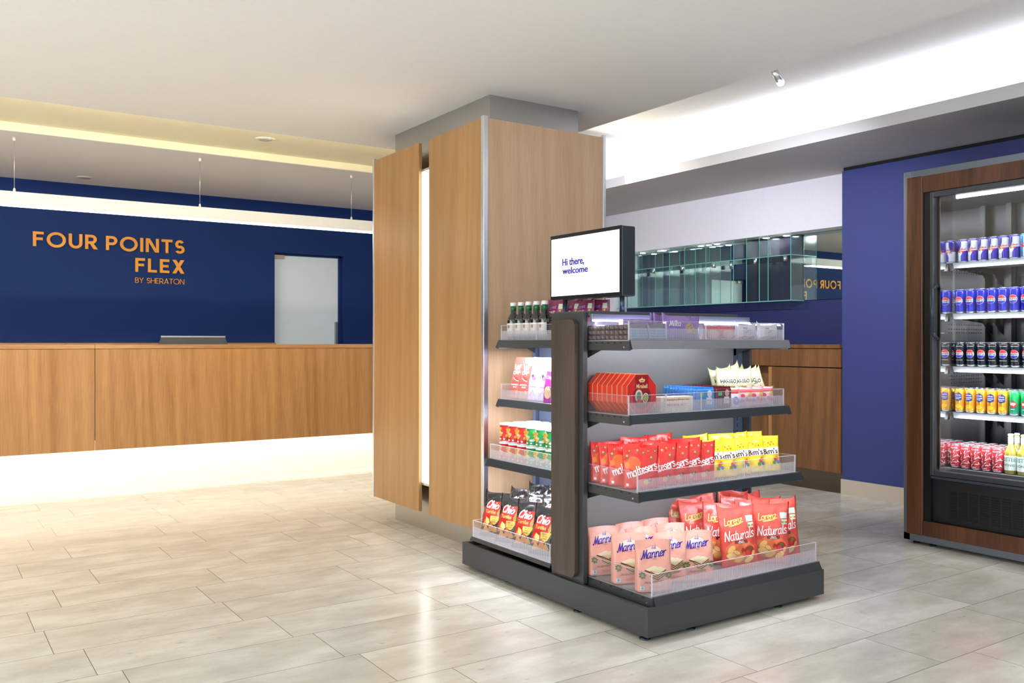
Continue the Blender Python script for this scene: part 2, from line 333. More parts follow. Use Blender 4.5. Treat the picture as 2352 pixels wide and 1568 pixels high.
t = thing('back_desk', 'low oak work desk behind the reception counter', 'desk', (0, 7.74, 0))
bxo('top', CWT, t, (-2.5, 4.4, 0, .3, .84, .88)); bxo('side', CW, t, (-2.5, -2.46, 0, .3, 0, .84)); bxo('side', CW, t, (4.36, 4.4, 0, .3, 0, .84))
t = thing('wall_credenza', 'oak ledge cabinet against the navy wall behind the counter', 'cabinet', (0, 8.06, 0))
bxo('top', CWT, t, (-2.6, 1.03, 0, .218, 1.122, 1.142), (1.034, 2.79, 0, .218, 1.122, 1.142)); bxo('body', CW, t, (-2.6, 2.78, .01, .218, 0, 1.121))
# suspended linear lamp
PW = M('pendant_white_metal', (240, 240, 238), .35)
t = thing('linear_pendant_lamp', 'long white linear pendant lamp hanging before the navy wall', 'pendant lamp', (.35, 6.62, 2.04))
bxo('housing', PW, t, (-.6, 3.36, -.045, .045, .006, .09), bev=.003)
bxo('diffuser', M('pendant_diffuser', (255, 250, 236), .5, emit=3), t, (-.59, 3.35, -.045, .045, 0, .005))
for x in (.539, 1.723, 2.912):
    bm = NB(); tube(bm, (x - .35, 0, .09), (x - .35, 0, .446), .0022, 6); mobj('cable', bm, M('steel_cable', (210, 210, 205), .3, .8), t)
    bm = NB(); lathe(bm, [(.007, .09), (.008, .092), (.008, .108), (.004, .118)], 12, (x - .35, 0, 0)); mobj('cable_clamp', bm, PW, t); bm = NB(); lathe(bm, [(.010, .426), (.010, .4515)], 12, (x - .35, 0, 0)); mobj('ceiling_cap', bm, PW, t)
area('pendant_light', (1.9, 6.62, 2.035), (0, 0, 0), 3.9, .08, 8, (1.0, .95, .84))
# flush ceiling discs
for (x, y, z, lab) in ((1.998, 5.99, 2.546, 'flush white ceiling disc in the cream recess'), (1.148, 7.924, CEIL, 'flush white ceiling disc above the reception wall sign')):
    bm = NB(); lathe(bm, [(.062, z - .006), (.066, z - .003), (.066, z)], 28, (x, y, 0)); lathe(bm, [(.045, z - .008), (.045, z - .006)], 28, (x, y, 0), mi=1)
    tag(mobj('ceiling_disc', bm, [M('disc_white', (244, 240, 226), .4), M('disc_lens', (225, 220, 205), .2)]), lab, 'downlight')
# unseen second spotlight, added further along the ceiling edge to brighten the bulkhead
# spot on the edge of the right cove and a recessed downlight near the top of the frame
t = thing('ceiling_spotlight', 'small steel spotlight with a bright bulb under the ceiling edge', 'spotlight', (3.545, 2.915, 2.50))
bm = NB(); tube(bm, (0, 0, -.0), (.055, .01, -.038), .017, 18); mobj('barrel', bm, SS2, t, smooth=False)
bm = NB(); tube(bm, (-.02, -.004, .0), (.0, 0, -.004), .008, 12); mobj('bracket', bm, SS2, t)
bm = NB(); bmesh.ops.create_uvsphere(bm, u_segments=16, v_segments=10, radius=.019, matrix=Matrix.Translation((.064, .012, -.044))); mobj('bulb', bm, M('spot_bulb', (255, 255, 255), .3, emit=12), t, smooth=True)
dup(t, (3.545, 5.12, 2.50), (0, 0, 0), 'small steel spotlight beside the column, farther along the ceiling edge', 'ceiling spotlights'); t['group'] = 'ceiling spotlights'
bm = NB(); lathe(bm, [(.05, CEIL - .004), (.055, CEIL - .002), (.055, CEIL)], 24, (1.874, 2.83, 0)); lathe(bm, [(.038, CEIL - .006), (.038, CEIL - .004)], 24, (1.874, 2.83, 0), mi=1)
tag(mobj('recessed_downlight', bm, [PW, M('downlight_glow', (255, 252, 240), .5, emit=8)]), 'round recessed downlight in the ceiling at the very top of the photo', 'downlight')

# ------------------------------------------------------------------ wall sign, letters drawn as strokes
COPPER = M('copper_orange_letters', (244, 164, 52), rough=.35, metal=.1)
def glyph(ch, W):
    """returns (advance width, list of outlines) for cap height 1, stroke W"""
    q = []; 
    def r(x0, y0, x1, y1): q.append([(x0, y0), (x1, y0), (x1, y1), (x0, y1)])
    def arc(cx, cy, rx, ry, a0, a1, n=28):
        for i in range(n):
            a, b = math.radians(a0 + (a1 - a0) * i / n), math.radians(a0 + (a1 - a0) * (i + 1) / n)
            q.append([(cx + (rx - W) * math.cos(a), cy + (ry - W) * math.sin(a)), (cx + rx * math.cos(a), cy + ry * math.sin(a)),
                      (cx + rx * math.cos(b), cy + ry * math.sin(b)), (cx + (rx - W) * math.cos(b), cy + (ry - W) * math.sin(b))])
    D = W * 1.15
    if ch == 'F': r(0, 0, W, 1); r(W, 1 - W, .6, 1); r(W, .42, .54, .42 + W); w = .6
    elif ch == 'E': r(0, 0, W, 1); r(W, 1 - W, .6, 1); r(W, .5 - W / 2, .55, .5 + W / 2); r(W, 0, .6, W); w = .6
    elif ch == 'L': r(0, 0, W, 1); r(W, 0, .56, W); w = .56
    elif ch == 'I': r(0, 0, W, 1); w = W
    elif ch == 'T': r(0, 1 - W, .7, 1); r(.35 - W / 2, 0, .35 + W / 2, 1 - W); w = .7
    elif ch == 'H': r(0, 0, W, 1); r(.78 - W, 0, .78, 1); r(W, .5 - W / 2, .78 - W, .5 + W / 2); w = .78
    elif ch == 'O': arc(.54, .5, .54, .53, 0, 360, 48); w = 1.08
    elif ch == 'U': r(0, .36, W, 1); r(.78 - W, .36, .78, 1); arc(.39, .38, .39, .40, 180, 360); w = .78
    elif ch in 'PR':
        r(0, 0, W, 1); r(W, 1 - W, .36, 1); r(W, .36, .36, .36 + W); arc(.36, .68, .32, .32, -90, 90); w = .68
        if ch == 'R': q.append([(.26, .40), (.26 + D * 1.05, .40), (.74, 0), (.74 - D * 1.2, 0)]); w = .74
    elif ch == 'B':
        r(0, 0, W, 1); r(W, 1 - W, .34, 1); r(W, .5 - W / 2, .36, .5 + W / 2); r(W, 0, .36, W)
        arc(.34, .74, .26, .26, -90, 90); arc(.36, .26 + W / 4, .29, .26 + W / 4, -90, 90); w = .65
    elif ch == 'N': r(0, 0, W, 1); r(.82 - W, 0, .82, 1); q.append([(W * .2, 1), (W * .2 + D, 1), (.82 - W * .2, 0), (.82 - W * .2 - D, 0)]); w = .82
    elif ch == 'X': q.append([(.01, 1), (.01 + D * 1.15, 1), (.79, 0), (.79 - D * 1.15, 0)]); q.append([(.79 - D * 1.15 - .01, 1), (.78, 1), (D * 1.15, 0), (0, 0)]); w = .79
    elif ch == 'Y': q.append([(0, 1), (D, 1), (.37 + W / 2, .42), (.37 - W / 2, .42)]); q.append([(.74 - D, 1), (.74, 1), (.37 + W / 2, .42), (.37 - W / 2, .42)]); r(.37 - W / 2, 0, .37 + W / 2, .44); w = .74
    elif ch == 'A': q.append([(.41 - W * .55, 1), (.41 + W * .55, 1), (D, 0), (0, 0)]); q.append([(.41 - W * .55, 1), (.41 + W * .55, 1), (.82, 0), (.82 - D, 0)]); r(.2, .22, .62, .22 + W * .9); w = .82
    elif ch == 'S':
        R2 = .26 + W / 4
        arc(.31, 1 - R2, .29, R2, 28, 270, 24); arc(.31, R2, .31, R2, 90, -152, 24); w = .62
    else: w = .16 if W > .15 else .40
    return w, q
def strokes(parent, text, x0, x1, z0, h, W, y0, y1, mat, XS=1.1):
    gs = [(g[0] * XS, [[(p[0] * XS, p[1]) for p in o] for o in g[1]]) for g in (glyph(c, W) for c in text)]; tot = sum(g[0] for g in gs) * h
    gap = ((x1 - x0) - tot) / (len(text) - 1); x = x0
    for c, (wd, qs) in zip(text, gs):
        if qs:
            bm = NB()
            for oi, o in enumerate(qs):
                yo = y0 - .00025 * (oi if oi < 6 else 6 + oi % 2); n = len(o); A = [bm.verts.new((x + p[0] * h, yo, z0 + p[1] * h)) for p in o]; B = [bm.verts.new((x + p[0] * h, y1, z0 + p[1] * h)) for p in o]
                fs = [bm.faces.new(A), bm.faces.new(B[::-1])] + [bm.faces.new((A[i], B[i], B[(i + 1) % n], A[(i + 1) % n])) for i in range(n)]
                bmesh.ops.recalc_face_normals(bm, faces=fs)
            mobj('letter', bm, mat, parent)
        x += wd * h + gap
t = thing('wall_sign', 'orange raised three-line lettering on the navy wall above the counter', 'sign', (0, 8.28, 0))
strokes(t, 'FOUR POINTS', .807, 2.017, 1.943, .122, .185, -.014, -.002, COPPER)
strokes(t, 'FLEX', 1.600, 2.017, 1.765, .122, .185, -.014, -.002, COPPER)
strokes(t, 'BY SHERATON', 1.600, 2.017, 1.669, .047, .105, -.008, -.001, COPPER, 1.0)

# ------------------------------------------------------------------ right alcove: cabinet, mirror, glass case
DW = wood('walnut_cabinet', (96, 62, 34), (144, 98, 58), rough=.4, seed=8.8)
t = thing('sideboard_cabinet', 'brown oak sideboard cabinet beside the blue wall under the glass case', 'cabinet', (5.8, 4.14, 0))
def K(x0, x1, y0, y1, z0, z1): return (x0 - 5.8, x1 - 5.8, y0 - 4.14, y1 - 4.14, z0, z1)
bxo('worktop', DW, t, K(5.79, 6.198, 4.143, 7.0, 1.10, 1.13), bev=.002)
bxo('drawer_front', DW, t, K(5.80, 5.82, 4.143, 7.0, .955, 1.097), bev=.002)
bxo('door', DW, t, K(5.80, 5.82, 4.143, 4.79, .155, .948), bev=.002)
bxo('edge_strip', wood('light_oak_edge', (150, 104, 62), (180, 132, 84)), t, K(5.80, 5.86, 4.792, 4.826, .155, .948))
bxo('recessed_panel', DW, t, K(5.90, 5.92, 4.826, 7.0, .155, .948))
bxo('carcass', M('cabinet_dark', (40, 28, 20), .7), t, K(5.93, 6.198, 4.15, 7.0, .155, 1.099))
bxo('plinth', steel('dark_kick_steel', (96, 90, 84), .25), t, K(5.82, 5.84, 4.143, 7.0, 0, .154))
mir = M('mirror_silver', (205, 222, 222), rough=.01, metal=1)
t = thing('wall_mirror', 'wide wall mirror behind the glass case reflecting the reception', 'mirror', (6.187, 4.15, 1.5))
bxo('glass', mir, t, (0, .011, 0, 2.84, 0, .555))
GE = M('green_glass_edge', (120, 190, 178), .12, emit=.0, spec=1.0); GL = clear('case_glass', (.90, .97, .95), gloss=.07)
t = thing('glass_display_case', 'empty wall-hung glass display case with green edged panes', 'display case', (6.02, 4.774, 1.5))
def edged(name, x0, x1, y0, y1, z0, z1, faces):
    bm = NB(); box(bm, x0, x1, y0, y1, z0, z1)
    for f in bm.faces:
        f.material_index = 0
        for ax, s in faces:
            if abs(f.normal[ax]) > .9 or True:
                f.normal_update()
                if f.normal[ax] * s > .9: f.material_index = 1
    return mobj(name, bm, [GL, GE], t)
for y in (0, .235, .33, .47, .62, .95, 1.08, 1.22, 1.42, 1.62, 1.86, 2.17):
    edged('glass_divider', 0, .166, y, y + .007, 0, .556, [(0, -1)])
edged('glass_shelf', 0, .166, 0, 2.2, .372, .379, [(0, -1), (1, -1)])
edged('glass_base', -.002, .166, 0, 2.2, -.008, 0, [(0, -1), (1, -1)])
for y in (.1, .42, .9, 1.3, 1.7):
    bm = NB(); lathe(bm, [(.018, .33), (.018, .371)], 14, (.05, y, 0)); mobj('shelf_clamp', bm, SS2, t)
for y in (.12, .33, .9, 1.1, 1.6, 1.9):
    bm = NB(); lathe(bm, [(.024, .546), (.028, .550), (.028, .557)], 16, (.09, y, 0), mis=[1, 0, 0]); mobj('puck_light', bm, [SS2, M('puck_glow', (255, 255, 255), .3, emit=30)], t)
bxo('smoked_back_pane', M('smoked_glass', (44, 48, 66), .12, spec=.6), t, (.150, .156, .012, .60, .004, .552), (.150, .156, .605, .612, .004, .552))
# ================================================================== GONDOLA
GM = M('anthracite_metal', (70, 72, 74), rough=.42, metal=.35); GM2 = M('anthracite_rail', (62, 68, 72), rough=.35, metal=.4)
GB = M('grey_back_panel', (142, 142, 142), rough=.38, metal=.4); GL2 = M('grey_blue_upright', (92, 100, 124), rough=.4, metal=.4)
DKW = wood('dark_walnut_strip', (50, 42, 36), (82, 70, 60), rough=.45, seed=3.3); BLK = M('black_plastic', (22, 22, 24), .5)
LED = M('cool_led_strip', (236, 240, 255), .4, emit=7)
gx, gy = 2.313, 2.506
gon = thing('display_gondola', 'dark grey free-standing gondola shelf unit stocked with snacks before the column', 'shelf unit', (gx, gy, 0))
def G(x0, x1, y0, y1, z0, z1, *r): return (x0 - gx, x1 - gx, y0 - gy, y1 - gy, z0, z1) + r
bxo('plinth_panel', GM, gon, G(2.313, 2.331, 2.516, 3.875, .02, .131), bev=.001)
bxo('plinth_panel', GM, gon, G(2.313, 3.379, 2.500, 2.516, .02, .131), bev=.001)
bxo('plinth_panel', GM, gon, G(3.361, 3.379, 2.516, 3.875, .02, .131), bev=.001)
bxo('plinth_panel', GM, gon, G(2.331, 3.361, 3.857, 3.875, .02, .131), bev=.001)
bxo('base_deck', BLK, gon, G(2.331, 3.361, 2.516, 3.857, .095, .11))
for (x, y) in ((2.345, 2.55), (2.35, 2.97), (2.37, 3.53), (2.58, 2.54), (3.11, 2.54), (3.34, 3.8)):
    bm = NB(); lathe(bm, [(.022, 0), (.022, .004), (.009, .009), (.007, .012), (.007, .035)], 18, (x - gx, y - gy, 0)); mobj('levelling_foot', bm, M('foot_steel', (70, 84, 96), .3, .9), gon)
bxo('end_panel', GM, gon, G(2.330, 2.352, 2.912, 3.136, .131, 1.275), bev=.001)
bm = NB(); pts = []; y0, y1, z0, z1, rr = 2.941 - gy, 3.106 - gy, .150, 1.246, .032
for cy_, cz_, a0 in ((y0 + rr, z0 + rr, 180), (y1 - rr, z0 + rr, 270), (y1 - rr, z1 - rr, 0), (y0 + rr, z1 - rr, 90)):
    for k in range(9): a = math.radians(a0 + 90 * k / 8); pts.append((cy_ + rr * math.cos(a), cz_ + rr * math.sin(a)))
prism(bm, pts, 'X', 2.306 - gx, 2.329 - gx); o = mobj('end_panel_facing', bm, DKW, gon); o['label'] = 'dark walnut facing strip with rounded corners'
bxo('cheek_panel', GM, gon, G(3.332, 3.345, 2.885, 3.142, .131, 1.255), bev=.001)
bxo('back_panel', GB, gon, G(2.354, 3.285, 2.946, 2.954, .17, 1.236))
bxo('back_panel', GL2, gon, G(2.72, 2.73, 3.15, 3.77, .17, 1.15))
bm = NB()
for y in (3.775,): box(bm, *G(2.70, 2.745, y, y + .03, .131, 1.15))
mobj('upright', bm, GL2, gon)
bm = NB(); box(bm, *G(3.287, 3.331, 2.930, 2.965, .131, 1.236))
for k in range(34): z = .20 + k * .03; box(bm, *G(3.292, 3.296, 2.9285, 2.9305, z, z + .016, 1))
o = mobj('upright', bm, [GL2, BLK], gon)
bxo('top_cover', M('top_cover_grey', (92, 92, 94), .4, .4), gon, G(2.354, 3.262, 2.90, 3.14, 1.262, 1.281), bev=.001)
bxo('header_rail', M('header_silver', (150, 156, 172), .3, .7), gon, G(2.354, 3.331, 2.884, 2.899, 1.236, 1.268), bev=.001)
ls = bxo('light_strip', LED, gon, G(2.356, 3.320, 2.872, 2.883, 1.236, 1.243))
area('light_strip_light', (2.84, 2.872, 1.232), (-.5, 0, 0), .95, .012, 3.2, COOL)
SHM = M('shelf_grey', (150, 152, 156), rough=.35, metal=.5)
def shelf(loc, rz, L, D, z, railmat, light=1.5, drop=.042, sl=.010):
    """tray with side flanges; rail, lamp as sub-parts; local front faces -y, x runs along the shelf"""
    lx, ly = loc
    bm = NB(); box(bm, 0, L, 0, D, -.004, 0); box(bm, 0, .002, .0, D, -drop, -.004, 1); box(bm, L - .002, L, 0, D, -drop, -.004, 1)
    box(bm, 0, L, 0, .002, -.012, -.004)
    for k in range(6):
        x = -.0006; y = .05 + k * (D - .1) / 5; box(bm, x, .0, y, y + .012, -.014, -.008, 2)
    tube(bm, (-.002, .035, -.028), (.0, .035, -.028), .0035, 8, 3)
    s = mobj('shelf', bm, [SHM, GM, BLK, LED if False else SS2], gon, loc=(lx - gx, ly - gy, z)); s.rotation_euler = (0, 0, rz)
    bm = NB(); prism(bm, [(-.003, .0), (-.0005, .002), (-.0005, -drop * .85), (-sl - .003, -drop * .85), (-sl - .004, -drop * .80)], 'X', 0, L)
    prism(bm, [(0, .002), (-sl - .006, -drop * .85), (0, -drop)], 'X', -.003, 0, 1); prism(bm, [(0, .002), (-sl - .006, -drop * .85), (0, -drop)], 'X', L, L + .003, 1)
    r = mobj('price_rail', bm, [railmat, BLK], s)
    if light:
        bxo('light_strip', LED, s, (.03, L - .03, .006, .014, -.020, -.014))
        a = area('shelf_light', (L / 2, .014, -.024), (.35, 0, 0), L - .06, .01, light, (.86, .90, 1.0), parent=s)
    for x in (.02, L - .04):
        bm = NB(); prism(bm, [(D, -.005), (D * .45, -.005), (D * .5, -.02), (D - .012, -.07), (D, -.075)], 'X', x, x + .003); mobj('bracket', bm, GM2, s)
    return s
RSH = [(2.653, 1.157, 1.6), (2.653, .857, 1.6), (2.60, .557, 2.0)]
for (yf, z, li) in RSH: shelf((2.36, yf), 0, .967 if yf > 2.62 else .982, 2.944 - yf, z, GM2 if z < 1 else SHM, li)
shelf((2.36, 2.52), 0, 1.008, .424, .162, GM, 0, .046, .014)
LSH = [(2.484, 1.157, 2.8), (2.484, .857, 2.8), (2.42, .557, 3.0)]
for (xf, z, li) in LSH: shelf((xf, 3.80), -PI / 2, .65, 2.72 - xf, z, GM2, li)
shelf((2.336, 3.82), -PI / 2, .672, 2.72 - 2.336, .165, GM, 0, .02, .004)

# clear ribbed acrylic guards
ACR = clear('clear_acrylic', (.985, .985, 1), gloss=.045, haze=.04); RIB = clear('acrylic_ribs', (.97, .97, 1), gloss=.16, haze=.42, rough=.15)
AED = clear('acrylic_edge', (.98, .98, 1), gloss=.35, haze=.62, rough=.1)
def riser(label, loc, rz, L, depth, H=.078, div=(), sides=(1, 1), ribh=.62, grp='clear acrylic shelf guards'):
    t = thing('acrylic_shelf_guard', label, 'shelf guard', loc, rz, grp)
    bm = NB(); box(bm, 0, L, 0, .0022, 0, H); box(bm, .001, L - .001, -.0007, .0029, H - .0016, H, 1); box(bm, 0, L, -.001, .004, 0, .003, 1)
    mobj('front_sheet', bm, [ACR, AED], t)
    bm = NB(); n = int(L / .0066)
    for k in range(n):
        x = .004 + k * (L - .008) / n; box(bm, x, x + .0034, -.0012, -.0001, .003, H * ribh)
    mobj('ribs', bm, RIB, t)['kind'] = 'stuff'
    for i, (s, x) in enumerate(zip(sides, (0, L - .0022))):
        if not s: continue
        bm = NB(); box(bm, x, x + .0022, .0024, depth, 0, H); box(bm, x, x + .0022, .0024, depth, H - .0014, H, 1)
        box(bm, x - .001, x + .0034, -.0016, .0024, 0, H, 1)
        mobj('side_sheet', bm, [ACR, AED], t)
    for x in div:
        bm = NB(); box(bm, x, x + .002, .0024, min(depth, .2), 0, H); box(bm, x - .001, x + .003, -.0016, .0024, 0, H, 1); mobj('divider', bm, [ACR, AED], t)
    return t
riser('clear ribbed acrylic guard on the top shelf before the chocolate packs', (2.362, 2.664, 1.1575), 0, .945, .255, .078, (.205, .437, .637))
riser('clear ribbed acrylic guard on the second shelf before the octagonal red boxes', (2.362, 2.664, .8575), 0, .945, .255, .078, (.205, .41))
riser('clear ribbed acrylic guard on the third shelf before the red and yellow pouches', (2.362, 2.612, .5575), 0, .96, .305, .078, (.62,))
riser('clear ribbed acrylic guard on the lowest shelf before the pink wafer bags', (2.364, 2.532, .1625), 0, 1.0, .38, .086)
riser('clear ribbed acrylic guard before the small wine bottles', (2.494, 3.79, 1.1575), -PI / 2, .63, .2, .078, (.31,))
riser('clear ribbed acrylic guard before the tall red and white chip packs', (2.494, 3.79, .8575), -PI / 2, .63, .2, .078)
riser('clear ribbed acrylic guard before the red and green crisp tubes', (2.430, 3.792, .5575), -PI / 2, .63, .25, .074)
riser('clear ribbed acrylic guard before the black tortilla chip bags', (2.340, 3.815, .1655), -PI / 2, .655, .3, .084)

# screen on two posts
t = thing('display_screen', 'black framed flat screen greeting guests on two posts above the gondola', 'screen', (2.5, 3.12, 1.281))
bxo('housing', M('screen_housing', (74, 78, 82), .25, .5), t, (.004, .083, -.253, .252, .066, .369), bev=.006)
bxo('bezel', M('screen_bezel', (20, 20, 24), .3), t, (0, .004, -.253, .252, .0665, .0835), (0, .004, -.253, .252, .352, .3685), (0, .004, -.253, -.242, .0835, .352), (0, .004, .247, .252, .0835, .352))
bxo('panel', M('screen_white', (248, 249, 255), .4, emit=.92), t, (.0015, .004, -.242, .247, .0835, .352))
for y in (-.214, .19):
    bm = NB(); tube(bm, (.04, y, -.0 if y < 0 else -.123), (.04, y, .067), .011, 16); mobj('post', bm, M('post_blue_grey', (74, 84, 104), .35, .6), t)
SCRN = t

# ================================================================== PRINTING ON PACKAGES
TXC = {}
def text2d(s, bold=0.0, shear=0.0):
    k = (s, bold, shear)
    if k in TXC: return TXC[k]
    c = bpy.data.curves.new('t', 'FONT'); c.body = s; c.size = 1; c.offset = bold; c.shear = shear; c.resolution_u = 3; c.fill_mode = 'FRONT'
    o = bpy.data.objects.new('t', c); COL.objects.link(o); dg = bpy.context.evaluated_depsgraph_get(); dg.update()
    me = bpy.data.meshes.new_from_object(o.evaluated_get(dg))
    vs = [(v.co.x, v.co.y) for v in me.vertices]; fs = [tuple(p.vertices) for p in me.polygons]
    bpy.data.objects.remove(o); bpy.data.curves.remove(c); bpy.data.meshes.remove(me)
    x0 = min(v[0] for v in vs); x1 = max(v[0] for v in vs); z0 = min(v[1] for v in vs); z1 = max(v[1] for v in vs)
    vs = [((v[0] - x0) / (x1 - x0), (v[1] - z0) / (z1 - z0)) for v in vs]
    TXC[k] = (vs, fs); return TXC[k]
HG = {'a': ([[(.40,.52),(.24,.60),(.07,.42),(.08,.1),(.22,.0),(.39,.14)],[(.42,.61),(.40,.12),(.50,-.02)]], .54), 'e': ([[(.07,.28),(.3,.34),(.36,.48),(.22,.6),(.07,.42),(.08,.15),(.22,0),(.42,.12)]], .42),
      'n': ([[(.04,.58),(.08,0)],[(.08,.3),(.2,.56),(.34,.56),(.38,.4),(.38,.1),(.46,0),(.52,.06)]], .50), 'm': ([[(.04,.58),(.08,0)],[(.08,.3),(.18,.56),(.30,.56),(.33,.4),(.33,0)],[(.33,.3),(.44,.56),(.56,.56),(.59,.4),(.6,.1),(.68,0)]], .68),
      'r': ([[(.05,.58),(.08,0)],[(.08,.3),(.18,.53),(.34,.58)]], .36), 's': ([[(.34,.5),(.2,.6),(.07,.5),(.12,.36),(.3,.24),(.32,.08),(.16,0),(.02,.08)]], .38), 't': ([[(.16,.92),(.12,.15),(.2,0),(.32,.06)],[(.0,.62),(.32,.64)]], .34),
      'u': ([[(.05,.58),(.05,.15),(.16,0),(.3,.12),(.38,.58)],[(.38,.58),(.38,.1),(.48,0)]], .50), 'l': ([[(.12,1),(.08,.15),(.16,0),(.24,.06)]], .24), 'o': ([[(.25,.6),(.07,.42),(.08,.12),(.25,0),(.42,.15),(.42,.45),(.25,.6)]], .49),
      'z': ([[(.04,.57),(.20,.58),(.37,.57),(.20,.28),(.05,.02),(.22,.02),(.42,.03)]], .46), 'i': ([[(.1,.56),(.08,.1),(.16,0)],[(.14,.80),(.15,.83)]], .24), 'k': ([[(.12,1),(.06,0)],[(.34,.6),(.09,.28),(.36,.0)]], .40), 'h': ([[(.12,1),(.06,0)],[(.08,.3),(.2,.56),(.34,.54),(.36,.3),(.37,0)]], .46),
      'L': ([[(.2,1),(.12,.5),(.06,.05),(.26,.0),(.5,.06)]], .46), 'N': ([[(.06,0),(.10,.5),(.14,1)],[(.14,1),(.30,.5),(.48,.0)],[(.48,.0),(.53,.5),(.60,1.04)]], .64), 'C': ([[(.52,.80),(.38,1),(.14,.85),(.05,.42),(.18,.04),(.4,.02),(.55,.2)]], .56),
      'M': ([[(.0,.12),(.08,.02),(.18,.5),(.24,.98)],[(.24,.98),(.30,.5),(.36,.08)],[(.36,.08),(.46,.5),(.60,.98)],[(.60,.98),(.62,.5),(.66,.06),(.74,.04)]], .72)}
def hand2d(s, wd, shear):
    k = ('hand', s, wd, shear)
    if k in TXC: return TXC[k]
    V, Fc, x = [], [], 0.0
    for ch in s:
        sts, adv = HG[ch]
        for st in sts:
            P = [st[0]] + list(st) + [st[-1]]; pts = []
            for i in range(1, len(P) - 2):
                a, b, c, d_ = P[i - 1], P[i], P[i + 1], P[i + 2]
                for q in range(4):
                    t = q / 4.0; pts.append(tuple(.5 * (2 * b[j] + (c[j] - a[j]) * t + (2 * a[j] - 5 * b[j] + 4 * c[j] - d_[j]) * t * t + (-a[j] + 3 * b[j] - 3 * c[j] + d_[j]) * t ** 3) for j in (0, 1)))
            pts.append(st[-1]); pts = [(x + p[0] + shear * p[1], p[1]) for p in pts]
            for i, p in enumerate(pts):
                o = len(V); V += [(p[0] + wd * math.cos(k_ * PI / 4), p[1] + wd * math.sin(k_ * PI / 4)) for k_ in range(8)]; Fc.append(tuple(range(o, o + 8)))
                if i:
                    p0 = pts[i - 1]; dx, dy = p[0] - p0[0], p[1] - p0[1]; L_ = math.hypot(dx, dy) or 1; nx_, ny_ = -dy / L_ * wd, dx / L_ * wd; o = len(V)
                    V += [(p0[0] + nx_, p0[1] + ny_), (p0[0] - nx_, p0[1] - ny_), (p[0] - nx_, p[1] - ny_), (p[0] + nx_, p[1] + ny_)]; Fc.append((o, o + 1, o + 2, o + 3))
        x += adv
    x0 = min(v[0] for v in V); x1 = max(v[0] for v in V); z0 = min(v[1] for v in V); z1 = max(v[1] for v in V)
    TXC[k] = ([((v[0] - x0) / (x1 - x0), (v[1] - z0) / (z1 - z0)) for v in V], Fc); return TXC[k]
class Deco:
    """flat artwork in package coordinates (x across, z up), later laid onto the package surface"""
    def __init__(s): s.b = {'printed_picture': NB(), 'lettering': NB()}; s.m = {'printed_picture': [], 'lettering': []}; s.k = 0; s.used = set()
    def mi(s, part, mat):
        if mat not in s.m[part]: s.m[part].append(mat)
        s.used.add(part); return s.m[part].index(mat)
    def _off(s): s.k += 1; return .0006 + .0001 * s.k
    def poly(s, pts, mat, part='printed_picture'):
        i = s.mi(part, mat); bm = s.b[part]; o = s._off()
        f = bm.faces.new([bm.verts.new((p[0], o, p[1])) for p in pts]); f.material_index = i
    def rect(s, x0, z0, x1, z1, mat, part='printed_picture'): s.poly([(x0, z0), (x1, z0), (x1, z1), (x0, z1)], mat, part)
    def ell(s, cx, cz, rx, rz, mat, ang=0, n=20, a0=0, a1=360):
        pts = []; ca, sa = math.cos(math.radians(ang)), math.sin(math.radians(ang)); full = a1 - a0 >= 360
        for k in range(n if full else n + 1):
            a = math.radians(a0 + (a1 - a0) * k / n); x, z = rx * math.cos(a), rz * math.sin(a); pts.append((cx + x * ca - z * sa, cz + x * sa + z * ca))
        s.poly(pts, mat)
    def text(s, txt, cx, cz, w, h, mat, ang=0, bold=.02, shear=0, arc=0.0, part='lettering', hand=0.0):
        vs, fs = hand2d(txt, hand, shear) if hand else text2d(txt, bold, shear); i = s.mi(part, mat); bm = s.b[part]; o = s._off(); ca, sa = math.cos(math.radians(ang)), math.sin(math.radians(ang)); V = []
        for (a, b) in vs:
            x, z = (a - .5) * w, (b - .5) * h + arc * (1 - (2 * a - 1) ** 2) * h
            V.append(bm.verts.new((cx + x * ca - z * sa, o, cz + x * sa + z * ca)))
        for f in fs:
            try: q = bm.faces.new([V[j] for j in f]); q.material_index = i
            except ValueError: pass
    def build(s, parent, surf, step=.0065, flat=False, sx=1.0):
        if sx != 1.0:
            for bm in s.b.values():
                for v in bm.verts: v.co.x *= sx
        for part in s.b:
            bm = s.b[part]
            if part not in s.used: bm.free(); continue
            if not flat:
                xs = [v.co.x for v in bm.verts]; zs = [v.co.z for v in bm.verts]
                for (lo, hi, ax) in ((min(xs), max(xs), 0), (min(zs), max(zs), 2)):
                    n = int((hi - lo) / step)
                    for k in range(1, n + 1):
                        p = [0, 0, 0]; p[ax] = lo + k * step * .999; q = [0, 0, 0]; q[ax] = 1
                        bmesh.ops.bisect_plane(bm, geom=bm.verts[:] + bm.edges[:] + bm.faces[:], plane_co=p, plane_no=q)
            for v in bm.verts: v.co = Vector(surf(v.co.x, v.co.z, v.co.y))
            bm.normal_update()
            fs = [f for f in bm.faces if f.normal.y > 0]
            if fs: bmesh.ops.reverse_faces(bm, faces=fs)
            mobj(part, bm, s.m[part], parent, smooth=not flat)
def F(name, rgb, rough=.32): return M('print_' + name, rgb, rough, spec=.5)
def film(name, rgb, rough=.26, bump=.25, metal=0.0): return M('film_' + name, rgb, rough, metal, bump=bump * 1.7, bscale=22, spec=.7)
def snoise(x, z, s):
    return (math.sin(x * 61 + s) * math.cos(z * 47 + s * 2.1) + .6 * math.sin(x * 113 - z * 71 + s * 3.3) + .5 * math.cos(z * 131 + x * 37 + s))
